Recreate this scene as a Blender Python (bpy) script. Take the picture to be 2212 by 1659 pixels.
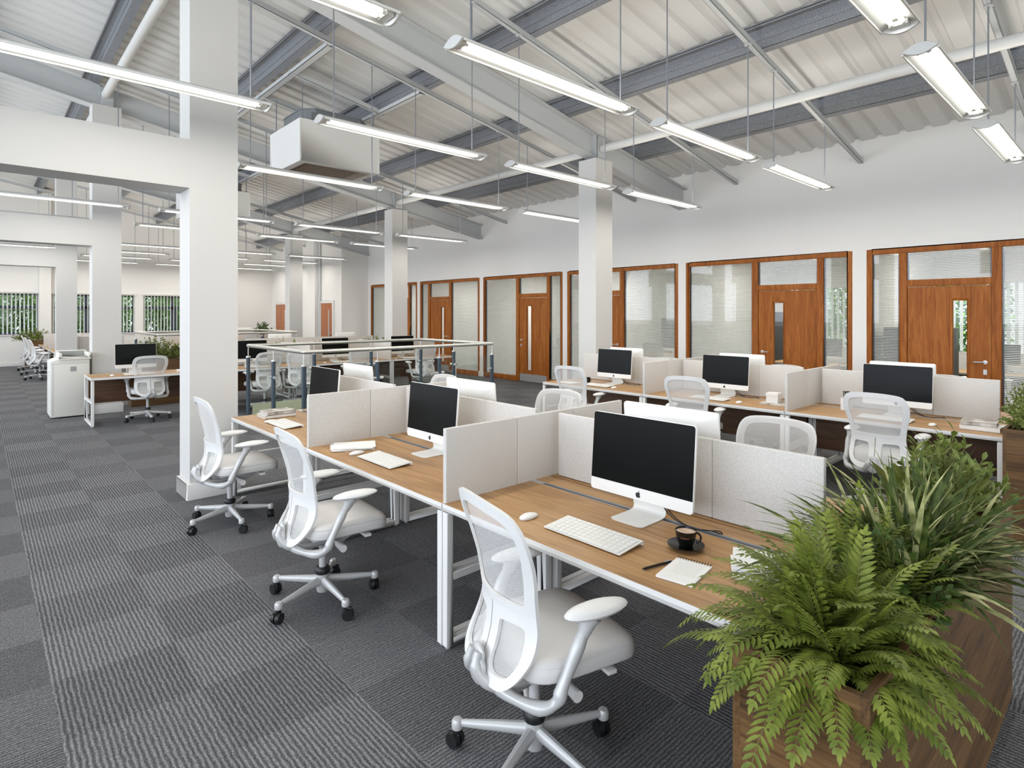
import bpy, bmesh, math, random
from mathutils import Vector, Matrix
R = math.radians
S = bpy.context.scene
COL = S.collection
for o in list(bpy.data.objects): bpy.data.objects.remove(o)

# ------------------------------------------------------------------ camera
CAM_H = 1.72; YAW = math.atan(1154/1261.5)
cam_d = bpy.data.cameras.new('camera'); cam = bpy.data.objects.new('camera', cam_d); COL.objects.link(cam)
cam.location = (0, 0, CAM_H); cam.rotation_euler = (R(90), 0, -YAW)
cam_d.sensor_width = 36; cam_d.lens = 36*1261.5/2212
cam_d.shift_y = -(829.5-677)/2212; cam_d.clip_start = .05; cam_d.clip_end = 200
S.camera = cam

# ------------------------------------------------------------------ world, sun, daylight, exposure
w = bpy.data.worlds.new('world'); S.world = w; w.use_nodes = True
bg = w.node_tree.nodes['Background']; bg.inputs[0].default_value = (.86, .93, 1, 1); bg.inputs[1].default_value = 2.4
sd = bpy.data.lights.new('sun', 'SUN'); sun = bpy.data.objects.new('sun', sd); COL.objects.link(sun)
sd.energy = 8; sd.angle = R(3); sd.color = (1, .96, .88); sun.rotation_euler = (R(38), 0, R(-40))
def area(name, loc, rot, sx, sy, e, col, parent=None, spread=180):
    l = bpy.data.lights.new(name, 'AREA'); l.shape = 'RECTANGLE'; l.size = sx; l.size_y = sy; l.energy = e; l.color = col; l.spread = R(spread)
    o = bpy.data.objects.new(name, l); COL.objects.link(o); o.location = loc; o.rotation_euler = rot; o.parent = parent
    return o
# daylight through the long window band in the left wall, lamp tilted up onto the roof; added unseen fill behind the camera
area('window_daylight_left', (-7.9, 8, 3.0), (0, R(-112), 0), 3.6, 26, 1900, (.80, .87, 1))
area('window_daylight_back', (2, -5.9, 2.2), (R(90), 0, 0), 12, 2.6, 120, (.97, .98, 1))
LAMP_E = 16; ROOF_FILL = 8.5
S.view_settings.view_transform = 'Standard'; S.view_settings.look = 'None'
S.view_settings.exposure = 0.0; S.view_settings.gamma = 1; S.view_settings.use_curve_mapping = False
c = S.cycles
c.use_denoising = True; c.denoiser = 'OPENIMAGEDENOISE'
c.max_bounces = 9; c.diffuse_bounces = 6; c.glossy_bounces = 3; c.transmission_bounces = 3; c.transparent_max_bounces = 14
c.caustics_reflective = False; c.caustics_refractive = False; c.sample_clamp_indirect = 4; c.use_light_tree = True
c.use_adaptive_sampling = True; c.adaptive_threshold = .03

# ------------------------------------------------------------------ materials
def hexc(h):
    h = h.lstrip('#'); v = [int(h[i:i+2], 16)/255 for i in (0, 2, 4)]
    return tuple((x/12.92 if x <= .04045 else ((x+.055)/1.055)**2.4) for x in v) + (1,)
class NT:
    def __init__(s, name):
        s.m = bpy.data.materials.new(name); s.m.use_nodes = True; s.t = s.m.node_tree; s.n = s.t.nodes; s.b = s.n['Principled BSDF']; s.out = s.n['Material Output']
    def new(s, k, **kw):
        n = s.n.new('ShaderNode'+k)
        for a, v in kw.items(): setattr(n, a, v)
        return n
    def lk(s, a, b): s.t.links.new(a, b)
    def math(s, op, a, b=None, c=None):
        n = s.new('Math', operation=op)
        for i, v in enumerate((a, b, c)):
            if v is None: continue
            if hasattr(v, 'links'): s.lk(v, n.inputs[i])
            else: n.inputs[i].default_value = v
        return n.outputs[0]
    def mix(s, f, a, b):
        n = s.new('MixRGB')
        for i, v in enumerate((f, a, b)):
            if hasattr(v, 'links'): s.lk(v, n.inputs[i])
            else: n.inputs[i].default_value = v
        return n.outputs[0]
    def noise(s, vec, scale, detail=3, rough=.5, dist=0):
        n = s.new('TexNoise'); n.inputs['Scale'].default_value = scale; n.inputs['Detail'].default_value = detail
        n.inputs['Roughness'].default_value = rough; n.inputs['Distortion'].default_value = dist
        if vec is not None: s.lk(vec, n.inputs['Vector'])
        return n.outputs['Fac']
    def mapv(s, vec, scale=(1, 1, 1), rot=(0, 0, 0), loc=(0, 0, 0)):
        n = s.new('Mapping'); n.inputs['Scale'].default_value = scale; n.inputs['Rotation'].default_value = rot; n.inputs['Location'].default_value = loc
        s.lk(vec, n.inputs['Vector']); return n.outputs[0]
    def ramp(s, f, stops):
        n = s.new('ValToRGB'); e = n.color_ramp.elements
        while len(e) < len(stops): e.new(.5)
        for i, (p, c_) in enumerate(stops): e[i].position = p; e[i].color = c_
        s.lk(f, n.inputs[0]); return n.outputs[0]
    def bump(s, h, strength=.3, dist=.01):
        n = s.new('Bump'); n.inputs['Strength'].default_value = strength; n.inputs['Distance'].default_value = dist
        s.lk(h, n.inputs['Height']); s.lk(n.outputs[0], s.b.inputs['Normal'])
    def obj(s): return s.new('TexCoord').outputs['Object']
    def pos(s): return s.new('NewGeometry').outputs['Position']
def plain(name, col, rough=.5, metal=0, spec=None, em=None, es=0, bumpy=0, bs=300, ct=None):
    t = NT(name); b = t.b
    b.inputs['Base Color'].default_value = hexc(col) if isinstance(col, str) else col
    b.inputs['Roughness'].default_value = rough; b.inputs['Metallic'].default_value = metal
    if spec is not None: b.inputs['Specular IOR Level'].default_value = spec
    if em: b.inputs['Emission Color'].default_value = hexc(em); b.inputs['Emission Strength'].default_value = es
    if bumpy or ct:
        f = t.noise(t.obj(), bs, 2)
        if bumpy: t.bump(f, bumpy, .002)
        if ct: t.lk(t.mix(t.ramp(f, [(.35, (0, 0, 0, 1)), (.65, (1, 1, 1, 1))]), hexc(col), hexc(ct)), b.inputs['Base Color'])
    return t.m
def wood(name, c1, c2, c3, axis='Y', fine=1.0, rough=.42, spec=.35, tw=.16):
    t = NT(name); o = t.obj(); rnd = t.new('ObjectInfo').outputs['Random']
    cv = t.new('CombineXYZ'); t.lk(t.math('MULTIPLY', rnd, 37), cv.inputs[0]); t.lk(t.math('MULTIPLY', rnd, 11), cv.inputs[1]); t.lk(t.math('MULTIPLY', rnd, 23), cv.inputs[2])
    va = t.new('VectorMath', operation='ADD'); t.lk(o, va.inputs[0]); t.lk(cv.outputs[0], va.inputs[1]); v = va.outputs[0]
    sc = {'X': (.6, 7, 7), 'Y': (7, .6, 7), 'Z': (7, 7, .6)}[axis]; sf = tuple(a*9 if a > 1 else a*3 for a in sc)
    big = t.noise(t.mapv(v, sc), 1.1*fine, 3, .55, .9); fn = t.noise(t.mapv(v, sf), 1.6*fine, 3, .6)
    rings = t.math('FRACT', t.math('MULTIPLY', big, 7))
    tri = t.math('ABSOLUTE', t.math('SUBTRACT', rings, .5))
    mix = t.math('ADD', t.math('MULTIPLY', big, .55), t.math('ADD', t.math('MULTIPLY', tri, tw), t.math('MULTIPLY', fn, .52)))
    t.lk(t.ramp(mix, [(.38, hexc(c1)), (.58, hexc(c2)), (.8, hexc(c3))]), t.b.inputs['Base Color'])
    t.b.inputs['Roughness'].default_value = rough; t.b.inputs['Specular IOR Level'].default_value = spec; t.bump(fn, .12, .001)
    return t.m
M = {}
M['wall'] = plain('wall_paint', '#E3E0DB', .85, spec=.3)
M['column'] = plain('column_paint', '#CBC9C5', .85, spec=.3)
M['trim'] = plain('gloss_trim', '#E2E0DC', .5)
M['chair'] = plain('chair_plastic', '#DEDDDB', .42)
M['chairm'] = plain('chair_grey_metal', '#BEBEBD', .38, .15)
M['white'] = plain('white_plastic', '#E6E5E1', .35)
M['frame'] = plain('white_steel', '#E0DFDC', .35)
M['seat'] = plain('seat_fabric', '#D2D0CD', .95, spec=.2, bumpy=.25, bs=450, ct='#DAD8D6')
M['felt'] = plain('felt', '#C0BCB6', 1, spec=.1, bumpy=.35, bs=260, ct='#D3D0CB')
M['black'] = plain('black_plastic', '#151617', .45)
M['screen'] = plain('black_screen', '#060807', .3, spec=.12)
M['logo'] = plain('logo_black', '#0A0A0A', .4)
M['alu'] = plain('satin_aluminium', '#D2D2D0', .3, .7)
M['slot'] = plain('cable_slot_metal', '#4A5058', .4, .5)
M['chrome'] = plain('brushed_steel', '#D6D5CF', .34, .9)
M['navy'] = plain('navy_steel', '#33434E', .45)
M['galv'] = plain('galvanised_steel', '#6E7074', .6, .1, bumpy=.1, bs=90, ct='#8A8C90')
M['beam'] = plain('grey_white_paint', '#BFC1C1', .6)
M['deck'] = plain('roof_sheet', '#D8D7D4', .6)
M['tubew'] = plain('tube_paint', '#D2D1CD', .5)
M['lampbody'] = plain('lamp_housing', '#D9D9D6', .4)
M['reflect'] = plain('lamp_reflector', '#F2F1EC', .35)
M['glow'] = plain('lamp_tube', '#FFFFFF', .5, em='#FFFDF6', es=4.5)
M['rod'] = plain('suspension_rod', '#8E9197', .4, .5)
M['soil'] = plain('soil', '#1B1611', 1, bumpy=.6, bs=60)
M['paper'] = plain('paper', '#E9E8E4', .8)
M['cover'] = plain('book_cover', '#D8D4CD', .6, ct='#8E867B', bs=14)
M['pages'] = plain('book_pages', '#C9C6BF', .9, bumpy=.4, bs=500)
M['green'] = plain('pale_green_panel', '#B9BE9F', .5)
M['coffee'] = plain('coffee_foam', '#C9A68A', .6, ct='#EFE6DC', bs=26)
M['cup'] = plain('black_ceramic', '#0C0B0A', .25)
M['gold'] = plain('cup_print', '#8A5A3A', .6)
M['ac'] = plain('casing', '#DEDDD9', .6)
M['acgrey'] = plain('zinc_box', '#7D8083', .5, .3)
M['brown'] = plain('grille_brown', '#8A7C70', .6)
M['copier'] = plain('copier_plastic', '#DDDBD3', .5)
M['grey'] = plain('mid_grey', '#9A9C9A', .5)
M['darkgrey'] = plain('dark_cabinet', '#3A3D3C', .5)
M['pot'] = plain('white_pot', '#E3E1DE', .5)
M['slat'] = plain('venetian_slat', '#C9CAC6', .45)
M['winframe'] = plain('navy_window_frame', '#2B3442', .45)
M['desk'] = wood('oak_worktop', '#8A6743', '#AE8659', '#C29D6F', 'Y')
M['deskx'] = wood('oak_worktop_x', '#8A6743', '#AE8659', '#C29D6F', 'X')
M['panelw'] = wood('walnut_panel', '#3E2A1B', '#5A3F29', '#6B4B31', 'Y', 1)
M['panelwx'] = wood('walnut_panel_x', '#3E2A1B', '#5A3F29', '#6B4B31', 'X', 1)
M['planter'] = wood('planter_wood', '#3C2A18', '#614628', '#7D5F3A', 'X', 1, .5)
M['planter_y'] = wood('planter_wood_y', '#3C2A18', '#614628', '#7D5F3A', 'Y', 1, .5)
M['door'] = wood('door_veneer', '#713A10', '#93531C', '#AA6A2E', 'Z', 1.3, .5, .2, .28)
M['doorfar'] = wood('door_veneer_light', '#8E5534', '#A86843', '#B97850', 'Z', 1.3, .4)
def leafmat(name, a, b, rough=.5, tl=.22):
    t = NT(name); f = t.noise(t.obj(), 17, 2)
    t.lk(t.ramp(f, [(.35, hexc(a)), (.68, hexc(b))]), t.b.inputs['Base Color']); t.b.inputs['Roughness'].default_value = rough
    t.b.inputs['Specular IOR Level'].default_value = .3
    tr = t.new('BsdfTranslucent'); t.lk(t.ramp(f, [(.35, hexc(a)), (.68, hexc(b))]), tr.inputs[0])
    ms = t.new('MixShader'); ms.inputs[0].default_value = tl; t.lk(t.b.outputs[0], ms.inputs[1]); t.lk(tr.outputs[0], ms.inputs[2]); t.lk(ms.outputs[0], t.out.inputs[0])
    return t.m
M['blindw'] = leafmat('vertical_blind_fabric', '#EDEDE9', '#F6F6F3', .8, .6)
M['fern'] = leafmat('fern_leaf', '#596823', '#8A9640')
M['blade'] = leafmat('striped_blade', '#6A7640', '#C6C48E')
M['blade2'] = leafmat('dark_blade', '#33421C', '#5B6A33')
M['bush'] = leafmat('bush_leaf', '#566529', '#8C9852')
M['dleaf'] = leafmat('dark_leaf', '#33481C', '#566B2C')
M['bigleaf'] = leafmat('olive_leaf', '#4E5622', '#6B7232')
M['stem'] = plain('plant_stem', '#6B6A34', .7)
M['bark'] = plain('tree_bark', '#5B4A38', .9)
M['tree'] = leafmat('tree_leaf', '#4C8236', '#9CC474')
def glass():
    t = NT('clear_glass'); tr = t.new('BsdfTransparent'); tr.inputs[0].default_value = (.985, .995, .99, 1)
    g = t.new('BsdfGlossy'); g.inputs['Roughness'].default_value = .02; f = t.new('Fresnel'); f.inputs[0].default_value = 1.45
    ms = t.new('MixShader'); gm = t.new('NewGeometry'); t.lk(t.math('MULTIPLY', f.outputs[0], t.math('SUBTRACT', 1, gm.outputs['Backfacing'])), ms.inputs[0]); t.lk(tr.outputs[0], ms.inputs[1]); t.lk(g.outputs[0], ms.inputs[2]); t.lk(ms.outputs[0], t.out.inputs[0])
    return t.m
M['glass'] = glass()
def meshfab():
    t = NT('chair_mesh_fabric'); s = t.new('SeparateXYZ'); t.lk(t.obj(), s.inputs[0])
    k = 2*math.pi/.0062
    a = t.math('SINE', t.math('MULTIPLY', s.outputs[1], k)); b = t.math('SINE', t.math('MULTIPLY', s.outputs[2], k))
    hole = t.math('GREATER_THAN', t.math('MULTIPLY', a, b), .10)
    tr = t.new('BsdfTransparent'); t.b.inputs['Base Color'].default_value = hexc('#DAD9D6'); t.b.inputs['Roughness'].default_value = .8
    ms = t.new('MixShader'); t.lk(hole, ms.inputs[0]); t.lk(t.b.outputs[0], ms.inputs[1]); t.lk(tr.outputs[0], ms.inputs[2]); t.lk(ms.outputs[0], t.out.inputs[0])
    return t.m
M['mesh'] = meshfab()
def carpet():
    t = NT('carpet_tiles'); p = t.pos(); s = t.new('SeparateXYZ'); t.lk(p, s.inputs[0]); X, Y = s.outputs[0], s.outputs[1]
    col = t.math('FLOOR', t.math('DIVIDE', t.math('SUBTRACT', X, .25), 1.02))
    par = t.math('MODULO', t.math('ABSOLUTE', col), 2)              # 0: ribs along Y, 1: ribs along X
    sub = t.math('FLOOR', t.math('DIVIDE', t.math('SUBTRACT', X, .25), .51)); row = t.math('FLOOR', t.math('DIVIDE', t.math('ADD', Y, .12), .51))
    chk = t.math('MODULO', t.math('ABSOLUTE', t.math('ADD', sub, row)), 2)
    wn = t.new('TexWhiteNoise'); wn.noise_dimensions = '2D'; cv = t.new('CombineXYZ'); t.lk(sub, cv.inputs[0]); t.lk(row, cv.inputs[1]); t.lk(cv.outputs[0], wn.inputs['Vector'])
    n = t.noise(p, 70, 2, .6); wob = t.math('MULTIPLY', t.math('SUBTRACT', t.noise(t.mapv(p, (34, 16, 1)), 1, 3), .5), .018); wob2 = t.math('MULTIPLY', t.math('SUBTRACT', t.noise(t.mapv(p, (16, 34, 1)), 1, 3), .5), .018)
    def ribs(c_, k, wb): return t.math('MULTIPLY', t.math('ADD', t.math('SINE', t.math('MULTIPLY', t.math('ADD', c_, wb), k)), 1), .5)
    ra = ribs(X, 2*math.pi/.021, wob); rb = ribs(Y, 2*math.pi/.017, wob2)
    inv = t.math('SUBTRACT', 1, par)
    rib = t.math('ADD', t.math('MULTIPLY', ra, inv), t.math('MULTIPLY', t.math('MULTIPLY', rb, .8), par))
    fibre = t.noise(p, 190, 3, .85)
    v = t.math('ADD', t.math('MULTIPLY', rib, .17), t.math('ADD', t.math('MULTIPLY', fibre, .95), t.math('ADD', t.math('MULTIPLY', n, .20), t.math('ADD', t.math('MULTIPLY', chk, .030), t.math('MULTIPLY', wn.outputs[0], .02)))))
    t.lk(t.ramp(v, [(.46, hexc('#242426')), (.68, hexc('#626264')), (.92, hexc('#ABABAC'))]), t.b.inputs['Base Color'])
    t.b.inputs['Roughness'].default_value = 1; t.b.inputs['Specular IOR Level'].default_value = .1
    t.bump(t.math('ADD', rib, fibre), .5, .004)
    return t.m
M['carpet'] = carpet()

# ------------------------------------------------------------------ mesh helpers
class MB:
    def __init__(s): s.v = []; s.f = []; s.mi = []; s.m = 0
    def add(s, vs, fs):
        b = len(s.v); s.v += [tuple(p) for p in vs]; s.f += [tuple(b+i for i in f) for f in fs]; s.mi += [s.m]*len(fs); return s
    def box(s, x0, x1, y0, y1, z0, z1, sh=0):   # sh: z drop per metre of x
        vs = [(x, y, z+sh*(x-x0)) for z in (z0, z1) for y in (y0, y1) for x in (x0, x1)]
        return s.add(vs, [(0, 2, 3, 1), (4, 5, 7, 6), (0, 1, 5, 4), (2, 6, 7, 3), (0, 4, 6, 2), (1, 3, 7, 5)])
    def cyl(s, p0, p1, r0, r1=None, n=12, caps=True):
        r1 = r0 if r1 is None else r1; p0 = Vector(p0); p1 = Vector(p1); d = (p1-p0).normalized()
        u = d.orthogonal().normalized(); w_ = d.cross(u)
        vs = [p+(u*math.cos(2*math.pi*i/n)+w_*math.sin(2*math.pi*i/n))*r for p, r in ((p0, r0), (p1, r1)) for i in range(n)]
        fs = [(i, (i+1) % n, n+(i+1) % n, n+i) for i in range(n)]
        if caps: fs += [tuple(range(n-1, -1, -1)), tuple(range(n, 2*n))]
        return s.add(vs, fs)
    def tube(s, pts, rad, n=10, flat=1.0, up=None):
        pts = [Vector(p) for p in pts]; k = len(pts); rs = rad if isinstance(rad, (list, tuple)) else [rad]*k; vs = []; u = None
        for i, p in enumerate(pts):
            d = (pts[min(i+1, k-1)]-pts[max(i-1, 0)]).normalized()
            if up is not None: u = Vector(up); u = (u-d*u.dot(d)).normalized()
            elif u is None: u = d.orthogonal().normalized()
            else: u = (u-d*u.dot(d)).normalized()
            w_ = d.cross(u)
            vs += [p+(u*math.cos(2*math.pi*j/n)*flat+w_*math.sin(2*math.pi*j/n))*rs[i] for j in range(n)]
        fs = [(a*n+j, a*n+(j+1) % n, (a+1)*n+(j+1) % n, (a+1)*n+j) for a in range(k-1) for j in range(n)]
        fs += [tuple(range(n-1, -1, -1)), tuple(range((k-1)*n, k*n))]
        return s.add(vs, fs)
    def lathe(s, prof, n=20, c=(0, 0, 0)):
        vs = [(c[0]+r*math.cos(2*math.pi*i/n), c[1]+r*math.sin(2*math.pi*i/n), c[2]+z) for r, z in prof for i in range(n)]
        fs = [(a*n+i, a*n+(i+1) % n, (a+1)*n+(i+1) % n, (a+1)*n+i) for a in range(len(prof)-1) for i in range(n)]
        return s.add(vs, fs)
    def prism(s, poly, a, b, ax='X'):
        def P3(p, t):
            return {'X': (t, p[0], p[1]), 'Y': (p[0], t, p[1]), 'Z': (p[0], p[1], t)}[ax]
        n = len(poly)
        return s.add([P3(p, a) for p in poly]+[P3(p, b) for p in poly], [tuple(range(n-1, -1, -1)), tuple(range(n, 2*n))]+[(i, (i+1) % n, n+(i+1) % n, n+i) for i in range(n)])
    def ell(s, c, r, nu=16, nv=8):
        vs = [(c[0]+r[0]*math.sin(math.pi*j/nv)*math.cos(2*math.pi*i/nu), c[1]+r[1]*math.sin(math.pi*j/nv)*math.sin(2*math.pi*i/nu), c[2]+r[2]*math.cos(math.pi*j/nv)) for j in range(nv+1) for i in range(nu)]
        return s.add(vs, [(j*nu+i, (j+1)*nu+i, (j+1)*nu+(i+1) % nu, j*nu+(i+1) % nu) for j in range(nv) for i in range(nu)])
    def build(s, name, mat, parent=None, smooth=False, bevel=0, seg=2, loc=None, ang=40):
        me = bpy.data.meshes.new(name); me.from_pydata(s.v, [], s.f)
        mats = mat if isinstance(mat, (list, tuple)) else [mat]
        for m_ in mats: me.materials.append(M[m_] if isinstance(m_, str) else m_)
        if len(mats) > 1: me.polygons.foreach_set('material_index', s.mi)
        bm = bmesh.new(); bm.from_mesh(me); bmesh.ops.remove_doubles(bm, verts=bm.verts, dist=1e-6); bmesh.ops.recalc_face_normals(bm, faces=bm.faces)
        if bevel:
            es = [e for e in bm.edges if len(e.link_faces) == 2 and e.calc_face_angle(0) > R(35)]
            bmesh.ops.bevel(bm, geom=es, offset=bevel, segments=seg, affect='EDGES', profile=.6, clamp_overlap=True)
        bm.to_mesh(me); bm.free()
        if smooth or bevel:
            me.polygons.foreach_set('use_smooth', [True]*len(me.polygons)); me.set_sharp_from_angle(angle=R(ang))
        o = bpy.data.objects.new(name, me); COL.objects.link(o); o.parent = parent
        if loc: o.location = loc
        return o
def tag(o, label=None, cat=None, group=None, kind=None):
    if label: o['label'] = label
    if cat: o['category'] = cat
    if group: o['group'] = group
    if kind: o['kind'] = kind
    return o
def thing(name, label, cat, loc=(0, 0, 0), rz=0, group=None):
    o = bpy.data.objects.new(name, None); COL.objects.link(o); o.location = loc; o.rotation_euler = (0, 0, rz); o.empty_display_size = .1
    return tag(o, label, cat, group)
def copy_tree(o, parent=None):
    c_ = o.copy(); COL.objects.link(c_); c_.parent = parent
    for ch in list(o.children): copy_tree(ch, c_)
    return c_
class Proto:      # the first placing moves the original, later ones copy it
    def __init__(s, mk): s.mk = mk; s.o = None
    def put(s, loc, rz=0, label=None, group=None, cat=None):
        if s.o is None: s.o = s.mk(); o = s.o
        else: o = copy_tree(s.o)
        o.location = loc; o.rotation_euler = (0, 0, rz)
        return tag(o, label, cat, group)
def struct(name, mb, mat, parent=None, **k):
    o = mb.build(name, mat, parent, **k)
    if parent is None: o['kind'] = 'structure'
    return o
def catmull(pts, n=6, closed=False):
    out = []; k = len(pts)
    for i in range(k if closed else k-1):
        if closed: p = [Vector(pts[(i+j) % k]) for j in (-1, 0, 1, 2)]
        else: p = [Vector(pts[max(0, min(k-1, i+j))]) for j in (-1, 0, 1, 2)]
        for t_ in range(n):
            t = t_/n
            out.append(.5*((2*p[1])+(-p[0]+p[2])*t+(2*p[0]-5*p[1]+4*p[2]-p[3])*t*t+(-p[0]+3*p[1]-3*p[2]+p[3])*t**3))
    if not closed: out.append(Vector(pts[-1]))
    return out
def interp(tab, x):
    if x <= tab[0][0]: return tab[0][1]
    for (a, b), (c_, d) in zip(tab, tab[1:]):
        if x <= c_: return b+(d-b)*(x-a)/(c_-a)
    return tab[-1][1]

# ------------------------------------------------------------------ room shell
SL = -.18                                             # roof falls towards the right wall
def rz(x, base): return base+.18*(10.15-x)
XW = 10.15; XL = -8.0; YB = -6.0; YF = 25.0
VOID = [(3.12, 6.33, 7.43, 9.55), (3.1, 6.4, 15.6, 18.2)]
f = MB(); xs = [XL, 3.12, 6.35, 14.6]; v1, v2 = VOID
for (a, b, c_, d) in [(XL, 3.12, YB, YF), (6.35, 14.6, YB, YF), (3.12, 6.35, YB, 7.43), (3.12, 6.35, 9.55, 15.6), (3.12, 6.35, 18.2, YF)]: f.box(a, b, c_, d, -.12, 0)
struct('floor', f, 'carpet')
f = MB(); f.box(2.9, 6.6, 7.2, 18.4, -3.2, -3.1); struct('floor_below', f, 'grey')
for i, (a, b, c_, d) in enumerate(VOID):
    b = 6.35; f = MB(); t_ = .05
    f.box(a-.001, a+.02, c_, d, -3.1, .0); f.box(b-.02, b+.001, c_, d, -3.1, 0); f.box(a, b, c_-.001, c_+.02, -3.1, 0); f.box(a, b, d-.02, d+.001, -3.1, 0)
    struct('trim_%d' % (i+1), f, 'wall')
# roof deck: trapezoid sheet, ribs run down the slope
d_ = MB(); pitch = .305; y = YB; prof = []
while y < YF+.2:
    prof += [(y, 0), (y+.185, 0), (y+.215, .045), (y+.275, .045)]; y += pitch
xa_, xb_ = XL, XW+.1
za, zb = rz(xa_, 4.40), rz(xb_, 4.40)
vs = []; 
for (py, dz) in prof: vs += [(xa_, py, za+dz), (xb_, py, zb+dz)]
n_ = len(prof)
d_.add(vs, [(2*i, 2*i+1, 2*i+3, 2*i+2) for i in range(n_-1)])
vs2 = [(x, y, z+.12) for x, y, z in vs]; d_.add(vs2, [(2*i, 2*i+2, 2*i+3, 2*i+1) for i in range(n_-1)])
struct('ceiling', d_, 'deck')
# right wall with six glazed bays; bay far edges along Y
BAYS = [(18.42, 'far'), (15.34, 'near'), (12.26, 'far'), (9.19, 'near'), (6.093, 'far'), (2.966, 'near')]
BW = 2.93
wl = MB(); wl.box(XW, XW+.15, YB, YF, 2.70, 4.62)
edges = []
for yb, _ in BAYS: edges += [(yb, yb-BW)]
cur = YF
for a, b in edges:
    wl.box(XW, XW+.15, a, cur, 0, 2.70); cur = b
wl.box(XW, XW+.15, YB, cur, 0, 2.70)
struct('wall_right', wl, 'wall')
# stepped block at the far right, with its pilaster
wl = MB(); wl.box(9.15, XW-.002, 18.62, YF, 0, 4.7); wl.box(8.95, 9.15, 20.3, 21.0, 0, 4.7)
struct('wall_return', wl, 'wall')
p_ = MB(); p_.cyl((9.10, 20.22, 0), (9.10, 20.22, 4.6), .05, n=10); tag(p_.build('downpipe', 'beam', smooth=True), 'grey vertical pipe running up the far stepped wall beside its pilaster', 'pipe')
# far wall with windows
WINS = [(-4.2, -1.2), (-.9, 1.48), (1.85, 4.22), (4.5, 6.9)]
wl = MB(); wl.box(XL, XW, YF, YF+.25, 2.38, 8.0); wl.box(XL, XW, YF, YF+.25, 0, 1.03); cx = XL
for a, b in WINS: wl.box(cx, a, YF, YF+.25, 1.03, 2.38); cx = b
wl.box(cx, XW, YF, YF+.25, 1.03, 2.38); struct('wall_far', wl, 'wall')
for px_ in (1.48, 7.1):
    wl = MB(); wl.box(px_+.02, px_+.33, YF-.22, YF-.026, 0, 5.85 if px_ < 2 else 4.85)
    tag(wl.build('pilaster', 'wall'), 'white pilaster on the far wall '+('left of the second tree-view window' if px_ < 2 else 'right of the last tree-view window'), 'pilaster')
for i, (a, b) in enumerate(WINS):
    win = thing('window_%d' % (i+1), None, None, (0, 0, 0)); win['kind'] = 'structure'
    fr = MB(); m_ = (a+b)/2-.25 if i else (a+b)/2; z0, z1 = 1.03, 2.38; Y0, Y1 = YF+.06, YF+.12
    fr.box(a, a+.06, Y0, Y1, z0, z1); fr.box(b-.06, b, Y0, Y1, z0, z1); fr.box(a, b, Y0, Y1, z0, z0+.06); fr.box(a, b, Y0, Y1, z1-.06, z1)
    fr.box(m_-.06, m_+.06, Y0, Y1, z0, z1); fr.box(a, b, Y0, Y1, 1.88, 1.97); fr.box(m_+.08, m_+.13, Y0, Y1, z0, 1.9)
    fr.build('window_frame', 'winframe', win)
    g = MB(); g.box(a+.05, b-.05, YF+.085, YF+.09, z0+.05, z1-.05); g.build('pane', 'glass', win)
    s_ = MB(); s_.box(a-.05, b+.05, YF-.05, YF+.05, z0-.03, z0); s_.build('window_sill', 'trim', win)
    bl = MB(); bl.box(a-.03, b+.03, YF-.06, YF-.01, z1-.01, z1+.04); x = a+.03
    while x < b:
        ca, sa = .045*math.cos(R(62)), .045*math.sin(R(62))
        bl.add([(x-ca, YF-.03-sa+.03, z0+.02), (x+ca, YF-.03+sa-.03, z0+.02), (x+ca, YF-.03+sa-.03, z1), (x-ca, YF-.03-sa+.03, z1)], [(0, 1, 2, 3)]); x += .105
    bl.build('vertical_blind', 'blindw', win)
# left and back walls (outside the picture, they close the room); a window band in the left wall
wl = MB(); wl.box(XL-.2, XL, YB, YF, 0, 1.1); wl.box(XL-.2, XL, YB, YF, 4.9, 8.0)
for yy in range(-6, 26, 5): wl.box(XL-.2, XL, yy, yy+.4, 1.1, 4.9)
struct('wall_left', wl, 'wall')
wl = MB(); wl.box(XL, XW+.2, YB-.2, YB, 0, .9); wl.box(XL, XW+.2, YB-.2, YB, 3.4, 8.0); wl.box(XL, -4, YB-.2, YB, .9, 3.4); wl.box(8.2, XW+.2, YB-.2, YB, .9, 3.4)
struct('wall_back', wl, 'wall')
# skirtings
b_ = MB(); b_.box(XL, 9.15, YF-.025, YF, 0, .14); struct('baseboard_far', b_, 'trim', bevel=.006)
b_ = MB(); b_.box(9.12, 9.15, 18.6, YF, 0, .14); b_.box(9.12, XW, 18.595, 18.62, 0, .14); struct('baseboard_return', b_, 'trim', bevel=.006)
b_ = MB(); cur = 18.6
for a, b in edges:
    if cur-a > .05: b_.box(XW-.025, XW, a-.03, cur+.03, 0, .14)
    cur = b
b_.box(XW-.025, XW, YB, cur, 0, .14); struct('baseboard_right', b_, 'trim', bevel=.006)

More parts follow.
